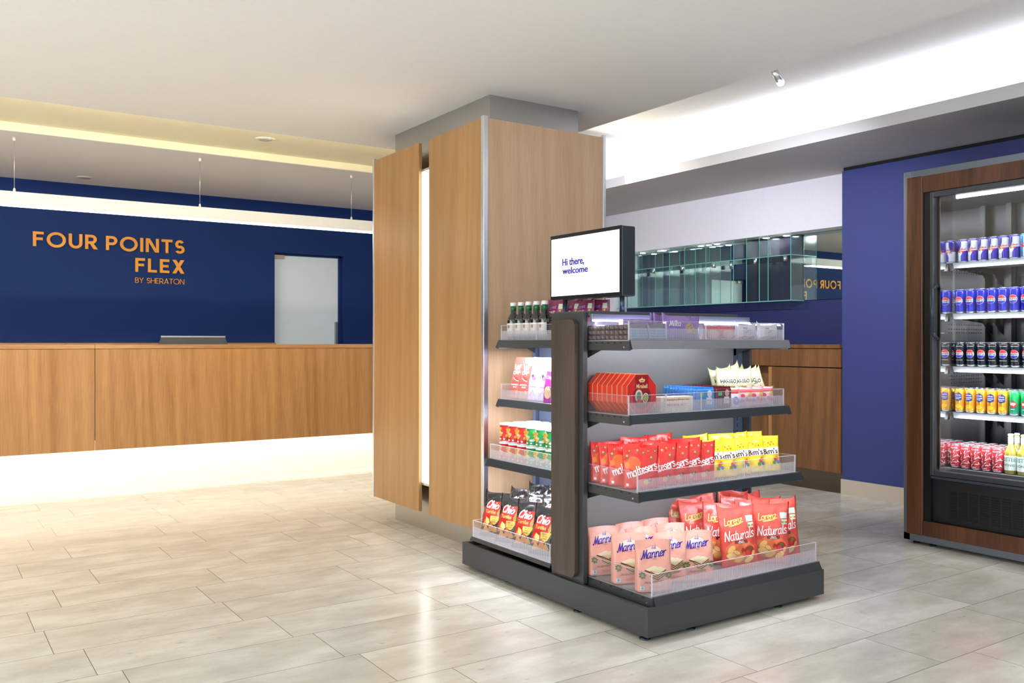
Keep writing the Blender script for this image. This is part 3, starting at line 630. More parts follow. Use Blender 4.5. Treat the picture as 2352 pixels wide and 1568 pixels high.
def pouch_surf(kind, w, h, t, seed=0.0, wr=.0012, lean=0.0):
    sm = lambda a: max(0.0, min(1.0, a))
    def prof(v):
        if kind == 'pillow': return (sm((v - .035) / .30) ** .55 if v < .335 else 1) * (sm((.94 - v) / .34) ** .6)
        if kind == 'stand': return (1.0 if v < .35 else sm((.95 - v) / .60) ** .75)
        return (1.0 if v < .42 else sm((.99 - v) / .57) ** .9)           # boxbag
    ex = {'pillow': 2.4, 'stand': 2.6, 'boxbag': 12}[kind]
    def T(x, z):
        v = sm(z / h); u = abs(x) / (w / 2)
        return max(t / 2 * prof(v) * max(0.0, 1 - min(1, u) ** ex) ** .62, .0004 if u < .999 else 0)
    def C(x, z):
        v = z / h; return .004 * math.sin(x * 40 + seed) * sm((v - .8) / .2) + .003 * math.sin(x * 33 + seed * 2) * sm((.08 - v) / .08) * (kind == 'pillow') + lean * max(0, v - .7) ** 2
    def hw(z):
        v = sm(z / h); return w / 2 * (1 - .05 * prof(v) * (kind != 'boxbag'))
    def S(x, z, off=0.0, back=False):
        k = T(x, z); n = snoise(x, z, seed) * wr * min(1, k / (t * .15 + 1e-6)) * (1 if k > 0 else 0)
        c = C(x, z); xx = x * hw(z) / (w / 2)
        ear = {'pillow': .013, 'stand': .005, 'boxbag': 0}[kind] * (abs(x) / (w / 2)) ** 5 * sm((z / h - .86) / .14) * (1.4 if math.sin(seed * 3 + (x > 0)) > 0 else .5)
        return (xx, c + k + n if back else c - k - n - off, z + ear + (.003 * math.sin(x * 25 + seed) * sm((z / h - .85) / .15)))
    return S
def pouch(name, label, cat, kind, w, h, t, mat, deco, seed=0.0, wr=.0012, group=None, lean=0.0, mats2=None, sx=1.0):
    r = thing(name, label, cat, group=group); S = pouch_surf(kind, w, h, t, seed, wr, lean); nx, nz = 22, 26; bm = NB(); A = []; B = []
    for j in range(nz + 1):
        z = h * j / nz; ra = []; rb = []
        for i in range(nx + 1):
            u = -1 + 2 * i / nx; u = math.copysign(abs(u) ** .75, u) if kind == 'boxbag' else u
            x = w / 2 * u; ra.append(bm.verts.new(S(x, z))); rb.append(bm.verts.new(S(x, z, 0, True)))
        A.append(ra); B.append(rb)
    for j in range(nz):
        for i in range(nx):
            f = bm.faces.new((A[j][i], A[j][i + 1], A[j + 1][i + 1], A[j + 1][i])); g = bm.faces.new((B[j][i], B[j + 1][i], B[j + 1][i + 1], B[j][i + 1]))
            if mats2 and mats2(i / nx, (j + .5) / nz): f.material_index = 1
    for i in range(nx): bm.faces.new((A[0][i], B[0][i], B[0][i + 1], A[0][i + 1]))
    bmesh.ops.remove_doubles(bm, verts=bm.verts, dist=2e-5)
    for f in bm.faces: f.smooth = True
    mobj('pouch', bm, mat, r)
    d = Deco(); deco(d); d.build(r, S, sx=sx)
    return r
def carton(name, label, cat, w, h, t, mat, deco, group=None, bev=.001):
    r = thing(name, label, cat, group=group); bxo('box', mat, r, (-w / 2, w / 2, -t / 2, t / 2, 0, h), bev=bev)
    d = Deco(); deco(d); d.build(r, lambda x, z, o: (x, -t / 2 - o, z), flat=True); return r
WH = F('white', (250, 248, 246)); 
# screen lettering
d = Deco(); BLU = M('screen_blue_letters', (46, 40, 150), .5, emit=.25)

for dx_ in (-.0016, 0, .0016): d.text('Hi there,', -.159 + .080 + dx_, .236, .160, .039, BLU, bold=.018); d.text('welcome', -.159 + .094 + dx_, .1985, .187, .031, BLU, bold=.018)
d.text('w', -.206, .221, .011, .009, M('screen_small_letter', (90, 90, 90), .5), bold=0)
d.build(SCRN, lambda x, z, o: (-o, -x, z), flat=True)

# ------------------------------------------------------------------ package kinds
RED = film('bright_red', (226, 40, 34)); PINK = film('salmon', (226, 160, 142), .34, .3); YEL = film('yellow', (248, 214, 30)); PAP = film('paprika', (222, 78, 66), .3, .3)
BLKF = film('black', (26, 24, 26), .22, .3); GOLDF = film('pale_gold', (214, 212, 160), .3, .3)
def chocball(d, x, z, r, m1=(176, 90, 48), m2=(240, 180, 140)):
    d.ell(x, z, r, r, F('ball%d' % m1[0], m1), n=14); d.ell(x - r * .25, z + r * .25, r * .45, r * .45, F('ballhi%d' % m2[0], m2), n=10)
def deco_red(d):
    glow = F('red_glow', (240, 110, 60)); d.ell(-.030, .100, .028, .028, glow); d.ell(-.058, .093, .010, .012, F('orange', (244, 140, 50)), n=14)
    for x, z, r in ((-.055, .128, .010), (.012, .142, .007), (.045, .122, .009), (-.045, .148, .006), (.03, .150, .005), (-.012, .152, .007), (.06, .148, .006)): chocball(d, x, z, r)
    d.text('maltesers', .002, .077, .134, .040, WH, ang=17, hand=.068)
    d.ell(.020, .026, .013, .010, F('ball_cut', (222, 196, 96)), ang=25); chocball(d, .036, .036, .010, (120, 60, 34), (200, 150, 110)); d.rect(-.064, .010, -.054, .020, WH)
def deco_yellow(d):
    for k, (x, z) in enumerate(((.010, .132), (.028, .138), (-.006, .138), (.020, .124), (.036, .126))): d.ell(x, z, .008, .006, F('amber', (238, 176, 30)), ang=30 * k, n=12); d.ell(x, z - .004, .003, .0022, F('nutbrown', (120, 74, 20)), n=8)
    d.poly([(-.062, .070), (.060, .078), (.060, .112), (-.062, .098)], WH)
    d.text("m&m's", .0, .089, .108, .027, F('choc_brown', (66, 30, 24)), ang=5, bold=.025)
    for (x, z, c) in ((.035, .050, (206, 60, 50)), (.048, .040, (60, 120, 190)), (.026, .036, (60, 150, 80)), (.044, .060, (230, 120, 40)), (-.03, .04, (236, 190, 20))): d.ell(x, z, .009, .009, F('candy%d%d' % (c[0], c[1]), c), n=14)
def deco_wafer(d):
    blu = F('royal_blue', (40, 34, 150)); d.ell(0, .155, .034, .018, F('pale_halo', (236, 204, 196)))
    d.text('Manner', -.002, .148, .112, .036, blu, ang=8, shear=.35, hand=.062); d.text('WIEN', 0, .127, .018, .004, F('wien_grey', (120, 110, 130)), bold=0)
    for x, hh in ((-.006, .010), (-.001, .015), (.004, .012), (.008, .022)): d.poly([(x - .002, .164), (x + .002, .164), (x, .164 + hh)], F('tower_blue', (110, 110, 180)))
    cream, edge, choc = F('wafer_cream', (222, 210, 176)), F('wafer_edge', (200, 172, 130)), F('wafer_choc', (92, 52, 34))
    d.poly([(-.042, .088), (-.005, .101), (.012, .098), (-.020, .080)], cream); d.poly([(-.042, .088), (-.020, .080), (-.020, .074), (-.042, .082)], choc)
    d.poly([(-.020, .084), (.018, .098), (.044, .092), (.010, .070)], cream)
    for k in range(7):
        m = choc if k % 2 else edge; z = .004 * k; d.poly([(-.020, .084 - z), (.010, .070 - z), (.010, .066 - z), (-.020, .080 - z)], m); d.poly([(.010, .070 - z), (.044, .092 - z), (.044, .088 - z), (.010, .066 - z)], m)
    for k in range(4): d.poly([(-.014 + k * .012, .0842 + k * .0035), (-.012 + k * .012, .0848 + k * .0035), (.018 + k * .008, .0755 + k * .0055), (.016 + k * .008, .0750 + k * .0055)], edge)
    for sx in (-.052, .055):
        for k in range(7): a = k * .9; d.ell(sx + .008 * math.cos(a), .066 + .008 * math.sin(a), .007, .004, F('leaf_green', (60, 104, 56)), ang=k * 50, n=8)
        d.ell(sx, .066, .006, .006, F('hazel', (170, 122, 76)), n=12)
    d.text('Neapolitaner', -.006, .040, .078, .013, F('script_brown', (80, 48, 48)), ang=5, bold=-.004, shear=.5); d.text('ORIGINAL', .0, .052, .024, .003, F('script_brown', (80, 48, 48)), bold=0)
    for k in range(3): d.rect(-.024, .022 - k * .004, .030 - k * .006, .0232 - k * .004, F('small_print', (170, 116, 104)))
    d.rect(-.062, .010, -.045, .024, F('pale_blue_seal', (196, 216, 226))); d.ell(-.0535, .017, .005, .005, F('seal_blue', (110, 160, 196)), n=12)
def deco_paprika(d):
    cr = F('chip_gold', (224, 168, 96)); cr2 = F('chip_pale', (238, 196, 132)); dk = F('paprika_red', (190, 30, 26)); org = F('warm_orange', (226, 116, 70))
    d.ell(0, .070, .072, .050, org, n=28)
    d.text('Lorenz', -.022, .205, .090, .034, F('lime', (206, 224, 120)), ang=8, shear=.1, hand=.058); d.ell(-.015, .186, .030, .003, F('lime', (206, 224, 120)), ang=10, n=14)
    d.text('Naturals', .0, .145, .146, .046, WH, ang=6, shear=.12, hand=.05)
    d.rect(-.028, .106, .036, .120, F('plum_label', (110, 40, 40))); d.text('MILDE', .004, .1155, .024, .005, WH, bold=.01); d.text('PAPRIKA', .004, .1095, .034, .005, WH, bold=.01)
    d.rect(.040, .196, .074, .222, F('mint', (206, 226, 206))); d.rect(.044, .170, .074, .192, F('mint', (206, 226, 206)))
    for k, c in enumerate(((60, 150, 110), (150, 200, 90), (240, 214, 90), (236, 150, 60), (214, 70, 60))): d.rect(.046 + k * .0055, .176, .051 + k * .0055, .184, F('score%d' % k, c))
    for k in range(3): d.ell(.047 + k * .010, .209, .003, .004, WH, n=10)
    d.ell(.042, .072, .024, .022, dk); d.ell(.034, .066, .012, .014, F('paprika_hi', (226, 60, 50)), n=14)
    for k in range(5): d.ell(.042 + .006 * math.cos(k * 1.26), .082 + .004 * math.sin(k * 1.26), .007, .0028, F('stem_green', (60, 130, 60)), ang=k * 72, n=8)
    for k in range(9): d.ell(.010 + .010 * math.cos(k * 2.4) * (k / 9 + .2), .076 + .009 * math.sin(k * 2.4) * (k / 9 + .2), .004, .003, F('flakes', (170, 40, 24)), ang=k * 40, n=8)
    for (x, z, a, b, g, m) in ((-.045, .080, .024, .015, 50, cr), (-.040, .052, .030, .016, -10, cr2), (-.008, .040, .028, .017, 15, cr), (.036, .036, .026, .014, 35, cr2), (.058, .060, .014, .008, 70, cr), (-.02, .066, .018, .010, -30, cr2)):
        d.ell(x, z, a, b, F('chip_rim', (196, 128, 60)), ang=g, n=18); d.ell(x, z + .0015, a * .9, b * .85, m, ang=g, n=18)
def deco_tortilla(d):
    red = F('tortilla_red', (204, 40, 34)); yel = F('cheese_yellow', (244, 206, 92)); gold = F('chip_orange', (214, 138, 66))
    d.poly([(-.078, .07), (.010, .06), (.062, .150), (.050, .180), (-.055, .172), (-.070, .130)], red)
    d.poly([(.030, .120), (.046, .150), (.072, .186), (.074, .160), (.052, .118), (.040, .084)], F('gold_swirl', (206, 164, 84)))
    d.text('Chio', -.010, .160, .092, .042, WH, ang=-4, shear=.25, hand=.072)
    d.text('Tortillas', -.018, .124, .078, .018, F('tort_gold', (240, 204, 110)), ang=-2, bold=.02, shear=.15)
    d.poly([(-.012, .104), (.060, .104), (.038, .070), (.020, .060), (-.010, .072)], yel)
    for k, s in enumerate(('Nacho', 'Cheese', 'Style')): d.text(s, .016, .097 - k * .011, .030, .008, F('dark_print', (60, 40, 20)), bold=0)
    for (x, z, a, m) in ((-.050, .066, .034, gold), (-.005, .044, .036, gold), (-.045, .036, .030, F('chip_tan', (222, 160, 92))), (.025, .036, .024, F('chip_tan', (222, 160, 92)))):
        d.poly([(x - a * .8, z - a * .5), (x + a * .9, z - a * .35), (x + a * .05, z + a * .95)], m)
    d.poly([(-.048, .098), (-.018, .086), (-.014, .070), (-.030, .058), (-.050, .072)], F('cheese_pale', (246, 226, 130)))
    for k in range(16): d.ell(.052 + .012 * math.sin(k * 2.3), .035 + k * .004, .002, .0016, F('seed_gold', (170, 120, 50)), n=6)
def deco_gold(d):
    for k in range(3): d.ell(-.03 + .03 * k, .045 + .006 * (k % 2), .016, .012, F('gummy%d' % k, ((226, 170, 60), (238, 214, 120), (206, 90, 60))[k]), n=14)
    d.rect(-.05, .084, .05, .112, F('pale_cream', (236, 234, 196))); d.text('HARIBO', 0, .098, .085, .018, F('near_black', (40, 44, 50)), bold=.04)
    d.text('Goldbaren', 0, .074, .07, .012, F('gold_brown', (150, 110, 40)), bold=.02)
# ================================================================== PLACING THE PACKAGES
used = set()
def place(proto, x, y, z, yaw, label, tilt=0.0, roll=0.0, group=None):
    """first use moves the prototype itself, later uses copy it with its parts"""
    from mathutils import Euler
    R = Matrix.Rotation(math.radians(yaw), 4, 'Z') @ Matrix.Rotation(-math.radians(tilt), 4, 'X') @ Matrix.Rotation(math.radians(roll), 4, 'Y')
    e = R.to_euler()
    if proto.name in used: return dup(proto, (x, y, z), e, label, group)
    used.add(proto.name); proto.location = (x, y, z); proto.rotation_euler = e; proto['label'] = label
    if group: proto['group'] = group
    return proto
ORD = ['first', 'second', 'third', 'fourth', 'fifth', 'sixth', 'seventh', 'eighth', 'ninth', 'tenth', 'eleventh', 'twelfth']
rnd = random.Random(7)
# --- lowest shelf: pink wafer bags
waf = pouch('wafer_bag', 'x', 'snack bag', 'boxbag', .146, .198, .070, PINK, deco_wafer, 1.3, .0012)
WS = [(2.435, 2.905, -20, 'pink wafer bag, leftmost, standing at the back left corner of the lowest shelf'), (2.585, 2.905, -12, 'pink wafer bag at the back, second from the left'),
      (2.735, 2.905, -10, 'pink wafer bag at the back nearest the red paprika chip bags'), (2.435, 2.745, -26, 'pink wafer bag standing half hidden behind the foremost one'),
      (2.555, 2.80, -16, 'pink wafer bag in the middle with only its upper strip showing'), (2.435, 2.600, -28, 'foremost pink wafer bag at the left front corner with its whole face showing'),
      (2.590, 2.665, -22, 'pink wafer bag just right of the foremost one in the front row'), (2.715, 2.79, -14, 'pink wafer bag behind the right pair of front wafer bags'), (2.700, 2.625, -24, 'rightmost pink wafer bag in the front row')]
for x, y, a, l in WS: place(waf, x, y, .1635, a, l, tilt=2, group='pink wafer bags')
# --- lowest shelf: red paprika chip bags
pa = [pouch('chip_bag', 'x', 'snack bag', 'pillow', .172, .262, .050, PAP, deco_paprika, s, .0022, lean=.04 * (-1) ** i) for i, s in enumerate((2.0, 5.1))]
PS = [(2.905, 2.905, -26, 3, 'red paprika chip bag, leftmost, at the back'), (2.935, 2.815, -28, -4, 'red paprika chip bag second from the left, behind the front row'), (2.955, 2.735, -26, 5, 'red paprika chip bag directly left of the foremost one'),
      (2.985, 2.635, -26, -3, 'foremost red paprika chip bag with its full lettering showing'), (3.135, 2.705, -24, 4, 'red paprika chip bag squeezed between the foremost and the right pair'),
      (3.165, 2.620, -30, 2, 'red paprika chip bag, left of the right-hand pair in the front row'), (3.285, 2.650, -26, -2, 'rightmost red paprika chip bag, at the right front corner'),
      (3.06, 2.895, -18, -9, 'red paprika chip bag at the back with its pointed corner sticking up'), (3.125, 2.80, -22, 7, 'red paprika chip bag in the middle row behind the foremost'), (3.255, 2.74, -20, 5, 'red paprika chip bag in the middle row behind the right pair'),
      (3.205, 2.895, -16, 8, 'highest red paprika chip bag at the back centre right'), (3.30, 2.835, -14, -6, 'red paprika chip bag at the back right end')]
for i, (x, y, a, rl, l) in enumerate(PS): place(pa[i % 2], x, y, .166 + (.012 if i in (7, 10) else 0), a, l, tilt=7, roll=rl, group='red paprika chip bags')
# --- third shelf: red chocolate ball pouches, yellow candy pouches
rp = [pouch('chocolate_ball_pouch', 'x', 'snack pouch', 'stand', .150, .166, .046, RED, deco_red, s, .0014) for s in (.7, 3.9)]
RS = [(2.438, 2.885, -26, 'red pouch of chocolate balls, farthest left, set apart at the back'), (2.436, 2.825, -27, 'red pouch of chocolate balls, second back from the left corner, mostly hidden'), (2.434, 2.765, -28, 'red pouch of chocolate balls, third back from the left corner, mostly hidden'),
      (2.437, 2.675, -32, 'front red pouch of chocolate balls at the left corner with its whole name showing'), (2.555, 2.690, -30, 'second red pouch of chocolate balls in the front row from the left'),
      (2.640, 2.700, -30, 'third red pouch of chocolate balls in the front row from the left'), (2.712, 2.700, -30, 'fourth red pouch of chocolate balls in the front row from the left'), (2.782, 2.692, -32, 'fifth red pouch of chocolate balls, beside the yellow pouches'),
      (2.575, 2.80, -18, 'red pouch behind the front row, left one'), (2.69, 2.80, -18, 'red pouch behind the front row, centre one'), (2.80, 2.79, -20, 'red pouch behind the front row, right one'),
      (2.60, 2.89, -8, 'red pouch at the back wall, left one'), (2.745, 2.895, -8, 'red pouch at the back wall, right one standing highest')]
for i, (x, y, a, l) in enumerate(RS): place(rp[i % 2], x, y, .5585 + (.012 if i >= 11 else 0), a, l, tilt=2, group='red chocolate ball pouches')
yp = [pouch('candy_pouch', 'x', 'snack pouch', 'stand', .132, .160, .048, YEL, deco_yellow, s, .0018, lean=-.05) for s in (1.1, 6.2)]
YS = [(2.875, 2.700, -24, 'yellow candy pouch, leftmost, tucked behind the last red pouch'), (2.945, 2.690, -24, 'yellow candy pouch, second from the left in the front row'), (3.045, 2.705, -24, 'yellow candy pouch, third from the left in the front row'),
      (3.145, 2.705, -24, 'yellow candy pouch, fourth from the left in the front row'), (3.235, 2.695, -26, 'rightmost yellow candy pouch'), (2.93, 2.83, -16, 'yellow candy pouch behind, at the left end of the back row'), (3.06, 2.80, -20, 'yellow candy pouch behind, left of centre'),
      (3.15, 2.795, -20, 'yellow candy pouch behind, right of centre'), (3.235, 2.785, -22, 'yellow candy pouch behind, at the right end')]
for i, (x, y, a, l) in enumerate(YS): place(yp[i % 2], x, y, .5585 + (.012 if i > 4 else 0), a, l, tilt=14, group='yellow candy pouches')
# --- second shelf
def octobox():
    r = thing('octagonal_box', 'x', 'box'); W, H, T, c = .158, .160, .0295, .046; o = [(-W / 2 + c, 0), (W / 2 - c, 0), (W / 2, c), (W / 2, H - c), (W / 2 - c, H), (-W / 2 + c, H), (-W / 2, H - c), (-W / 2, c)]
    rd = M('red_carton', (206, 44, 34), .35); bm = NB(); prism(bm, o, 'Y', 0, T); mobj('box', bm, rd, r)
    gold = M('gold_edge', (232, 196, 120), .3, .4); bm = NB()
    for y in (0, T - .0015): prism(bm, [(x * 1.004, .08 + (z - .08) * 1.004) for x, z in o], 'Y', y - .0002, y + .0013)
    mobj('gold_edging', bm, gold, r)
    d = Deco(); d.poly([(x * .985, .08 + (z - .08) * .985) for x, z in o], F('carton_red', (210, 40, 32)))
    dr = F('deep_red', (150, 22, 26)); d.poly([(-.036, .158), (.036, .158), (.036, .105), (-.036, .105)], dr); d.ell(0, .068, .050, .048, dr, n=28)
    g = F('gold_print', (236, 206, 150)); d.text('Mirabell', 0, .112, .060, .017, g, bold=.02)
    for x, z in ((-.012, .136), (-.004, .139), (.004, .139), (.012, .136)): d.ell(x, z, .004, .005, g, n=10)
    d.rect(-.012, .128, .012, .132, g); d.rect(-.001, .142, .001, .150, g)
    d.ell(-.017, .072, .020, .027, F('foil_pale', (222, 206, 186))); d.ell(-.017, .071, .013, .019, F('foil_green', (106, 132, 116))); d.ell(-.016, .052, .014, .008, F('foil_red', (206, 80, 50)), n=14)
    d.ell(.022, .066, .018, .023, F('choc_dark', (60, 30, 26)), ang=-15); d.ell(.018, .064, .016, .021, F('nougat', (226, 206, 156)), ang=-15); d.ell(.018, .064, .012, .016, F('nut_brown', (140, 104, 66)), ang=-15); d.ell(.018, .064, .009, .012, F('pistachio', (160, 180, 104)), ang=-15)
    d.build(r, lambda x, z, o_: (x, -.0002 - o_, z), flat=True)
    return r
ob = octobox()
for k in range(8):
    place(ob, 2.444, 2.676 + k * .0312, .8585, 0, 'red octagonal chocolate box with gold edges, ' + ('frontmost of its row' if k == 0 else ORD[k] + ' from the front of its row' if k < 7 else 'rearmost of its row'), group='red octagonal chocolate boxes')
def wafers(d):
    rd = F('wafer_red', (206, 70, 60)); d.text('Neapolitaner', 0, .050, .15, .009, rd, bold=.03); d.rect(-.078, .024, .078, .042, F('cream_band', (250, 238, 216))); d.text('Manner', -.01, .030, .12, .012, rd, bold=.03, shear=.2)
cr = carton('wafer_carton', 'cream wafer box with red lettering beside the frontmost octagonal red box', 'box', .185, .062, .05, M('cream_carton', (240, 228, 200), .5), wafers)
cr.location = (2.648, 2.705, .8585)
place(carton('wafer_carton', 'x', 'box', .175, .058, .05, M('cream_carton', (240, 228, 200), .5), wafers), 2.655, 2.765, .8585, 0, 'cream wafer box, the rear one of two, behind the first')
def bar(name, rgb, dcol, txt):
    r = thing(name, 'x', 'chocolate bar'); w_, h_, t_ = .100, .092, .0135; mt = film(name, rgb, .25, .15); bm = NB()
    box(bm, -w_ / 2, w_ / 2, -t_ / 2, t_ / 2, .006, h_ - .004, bev=.004)
    for z0, z1 in ((0, .008), (h_ - .006, h_ + .004)):
        n = 14
        for i in range(n): box(bm, -w_ / 2 + i * w_ / n, -w_ / 2 + (i + .9) * w_ / n, -.0016 + .0012 * (i % 2), .0004 + .0012 * (i % 2), z0, z1)
    mobj('wrapper', bm, mt, r)
    d = Deco(); d.rect(.002, .022, .034, .052, F('bar_label', (226, 226, 228))); d.text(txt, .018, .040, .024, .008, F('bar_dark', (60, 50, 70)), bold=.02)
    d.rect(-.038, .058, -.012, .072, F('bar_green', (90, 190, 110))); d.ell(.020, .068, .014, .016, F('bar_pict%d' % dcol[0], dcol)); d.ell(-.024, .030, .020, .012, F('bar_bits', (96, 60, 50)), n=12)
    d.build(r, lambda x, z, o_: (x, -t_ / 2 - o_, z), flat=True); return r
b1 = bar('blue_chocolate_bar', (70, 140, 214), (214, 222, 230), 'Ritter'); b2 = bar('brown_chocolate_bar', (110, 34, 40), (200, 170, 150), 'Ritter')
for k in range(12):
    pos = 'frontmost' if k == 0 else 'rearmost' if k == 11 else ORD[k] + ' from the front'
    place(b1, 2.822, 2.690 + k * .0182, .8585, -2, 'square light blue chocolate bar, %s of its row' % pos, group='blue square chocolate bars')
    place(b2, 2.932, 2.690 + k * .0182, .8585, 2, 'square dark red chocolate bar, %s of its row' % pos, group='dark red square chocolate bars')
def pk(d): d.rect(-.03, .062, .03, .078, F('pk_red', (214, 50, 54))); d.ell(0, .030, .022, .018, F('pk_blue', (90, 110, 190))); d.text('up', 0, .030, .014, .010, WH)
wp = pouch('white_candy_pack', 'x', 'snack pack', 'stand', .07, .085, .03, film('white', (240, 238, 242)), pk, 2.2)
place(wp, 3.022, 2.705, .8585, 0, 'small white pack with red top beside the dark red bars', tilt=3)
def pc(d):
    for i, (x, z, c) in enumerate(((-.02, .05, (220, 60, 70)), (.02, .055, (236, 190, 60)), (0, .035, (210, 60, 90)), (.025, .03, (200, 50, 60)), (-.025, .028, (90, 120, 190)))): d.ell(x, z, .012, .009, F('pc%d' % i, c), n=12)
    d.rect(-.04, .066, .04, .078, F('pc_red', (226, 70, 70)))
cp = pouch('candy_bag', 'x', 'snack bag', 'pillow', .095, .088, .03, film('clear_pink', (236, 196, 196), .25), pc, 3.1)
for k, (x, y) in enumerate(((3.085, 2.70), (3.16, 2.70), (3.235, 2.705))): place(cp, x, y, .8585, -6, 'small red and white candy bag, %s of three behind the second-shelf guard' % ('left', 'middle', 'right')[k], tilt=4, group='small red and white candy bags')
gb = [pouch('gummy_bag', 'x', 'snack bag', 'pillow', .115, .150, .03, GOLDF, deco_gold, s, .002) for s in (1.9, 4.4)]
for k, (x, y, a, rl, z, l) in enumerate(((3.075, 2.79, -18, -12, .872, 'leftmost'), (3.105, 2.83, -20, -2, .878, 'second from the left'), (3.15, 2.77, -22, -8, .872, 'third from the left'), (3.185, 2.835, -20, 4, .892, 'fourth from the left and highest'), (3.215, 2.775, -24, -2, .872, 'fifth from the left'), (3.245, 2.845, -20, 8, .875, 'sixth from the left, at the back'), (3.25, 2.76, -24, 6, .868, 'rightmost'))):
    place(gb[k % 2], x, y, z, a, 'pale gold gummy bag leaning on the second shelf, ' + l, tilt=4, roll=-rl - 12, group='pale gold gummy bags')
# --- top shelf
def brick():
    r = thing('wafer_pack', 'x', 'chocolate pack'); foil = M('brown_foil', (84, 62, 52), .3, .45, bump=.6, bscale=90); hi = M('foil_fold', (170, 150, 134), .25, .6); bm = NB()
    for j in range(3):
        for i in range(2): box(bm, -.05 + i * .05, -.002 + i * .05, -.0135, .0135, j * .021, j * .021 + .0195, bev=.004)
    mobj('wrapped_bars', bm, foil, r); bm = NB()
    for j in range(3): prism(bm, [(-.009, j * .021 + .004), (.004, j * .021 + .006), (.009, j * .021 + .016), (-.004, j * .021 + .015)], 'X', -.0508, -.0498)
    mobj('foil_folds', bm, hi, r); return r
bk = brick()
for k in range(9): place(bk, 2.418, 2.690 + k * .028, 1.1585, 0, 'stack of brown foil wrapped bars, %s' % ('nearest the front guard' if k == 0 else ORD[k] + ' from the front'), group='brown foil wrapped chocolate stacks')
def pgrey(d):
    d.rect(-.045, .006, .045, .046, F('blue_grey_print', (150, 176, 206)));
    for k in range(3): d.rect(-.042, .012 + k * .011, .042, .018 + k * .011, F('blue_grey_dark', (104, 130, 166)))
gp = pouch('grey_blue_pack', 'x', 'chocolate pack', 'boxbag', .098, .066, .022, film('silver_grey', (150, 146, 150), .25, .3, .4), pgrey, 1.0)
for k, x in enumerate((2.42, 2.52)): place(gp, x, 2.6715 + .004, 1.1585, 0, 'grey and light blue chocolate pack in the first acrylic compartment, %s one' % ('left', 'right')[k], group='grey and blue packs')
# move the left pack stack behind the blue packs
def cook(d):
    d.text('Milka', -.045, .070, .075, .026, WH, shear=.25, hand=.06)
    for x, z, r_ in ((.040, .050, .026), (.072, .040, .017)):
        d.ell(x, z, r_, r_ * .85, F('cookie', (206, 172, 120)), n=24)
        for k in range(7): d.ell(x + r_ * .6 * math.cos(k * 1.1), z + r_ * .5 * math.sin(k * 1.7), .003, .0025, F('chip_dark', (70, 40, 26)), n=8)
ck = pouch('cookie_bag', 'x', 'snack bag', 'pillow', .225, .098, .022, film('lilac', (150, 116, 190), .3, .2), cook, 2.9, .001)
for k, (x, y) in enumerate(((2.685, 2.695), (2.665, 2.725), (2.675, 2.755))): place(ck, x, y, 1.1585, 0, 'lilac cookie bag with cookies printed on it, %s of three' % ('front', 'middle', 'rear')[k], tilt=2, group='lilac cookie bags')
lc = carton('lilac_box', 'x', 'box', .045, .088, .03, M('lilac_carton', (176, 150, 206), .4), lambda d: d.rect(-.018, .04, .018, .07, WH))
for k in range(4): place(lc, 2.478 + k * .050, 2.815, 1.1585, -4, 'small lilac box behind the grey and blue packs, %s from the left' % ORD[k], group='small lilac boxes')
place(carton('dark_red_pack', 'x', 'box', .026, .075, .03, M('dark_red_carton', (96, 24, 30), .4), lambda d: d.rect(-.01, .03, .01, .05, F('dk_red2', (140, 50, 50)))), 2.780, 2.715, 1.1585, 0, 'narrow dark red pack between the lilac bag and the red packs')
def rpk(d): d.ell(0, .026, .032, .016, WH); d.text('Duplo', 0, .026, .05, .014, F('rpk_red', (206, 50, 50)), bold=.02); d.rect(-.042, .0, .042, .006, F('rpk_red', (206, 50, 50)))
rk = pouch('red_wafer_pack', 'x', 'chocolate pack', 'boxbag', .096, .062, .030, film('light_red', (222, 90, 80), .28, .3), lambda d: (d.ell(0, .026, .036, .018, F('pk_pale', (238, 206, 206))), d.rect(-.044, .0, .044, .007, F('pk_pale', (238, 206, 206)))), 4.0)
for k, x in enumerate((2.857, 2.950)): place(rk, x, 2.688, 1.1585, 0, 'light red chocolate pack in the third acrylic compartment, %s one' % ('left', 'right')[k], group='light red chocolate packs')
def bpk(d):
    d.text('kinder', -.01, .054, .026, .007, F('kinder_red', (206, 50, 50)), bold=.02); d.text('bueno', 0, .040, .060, .018, F('bueno_dark', (50, 60, 80)), bold=0, shear=.3, ang=4)
    d.poly([(-.060, .004), (.060, .004), (.060, .022), (.02, .014), (-.02, .018), (-.060, .012)], F('band_red', (206, 60, 60))); d.rect(-.02, .003, .01, .012, F('pale_teal', (200, 224, 224)))
wk = pouch('white_bar_pack', 'x', 'chocolate pack', 'pillow', .140, .070, .026, film('white_pearl', (236, 236, 240), .28, .3), bpk, 5.2)
for k, x in enumerate((3.078, 3.224)): place(wk, x, 2.690, 1.1585, 0, 'white chocolate pack with a red band at the end of the top shelf, %s one' % ('left', 'right')[k], group='white chocolate packs')

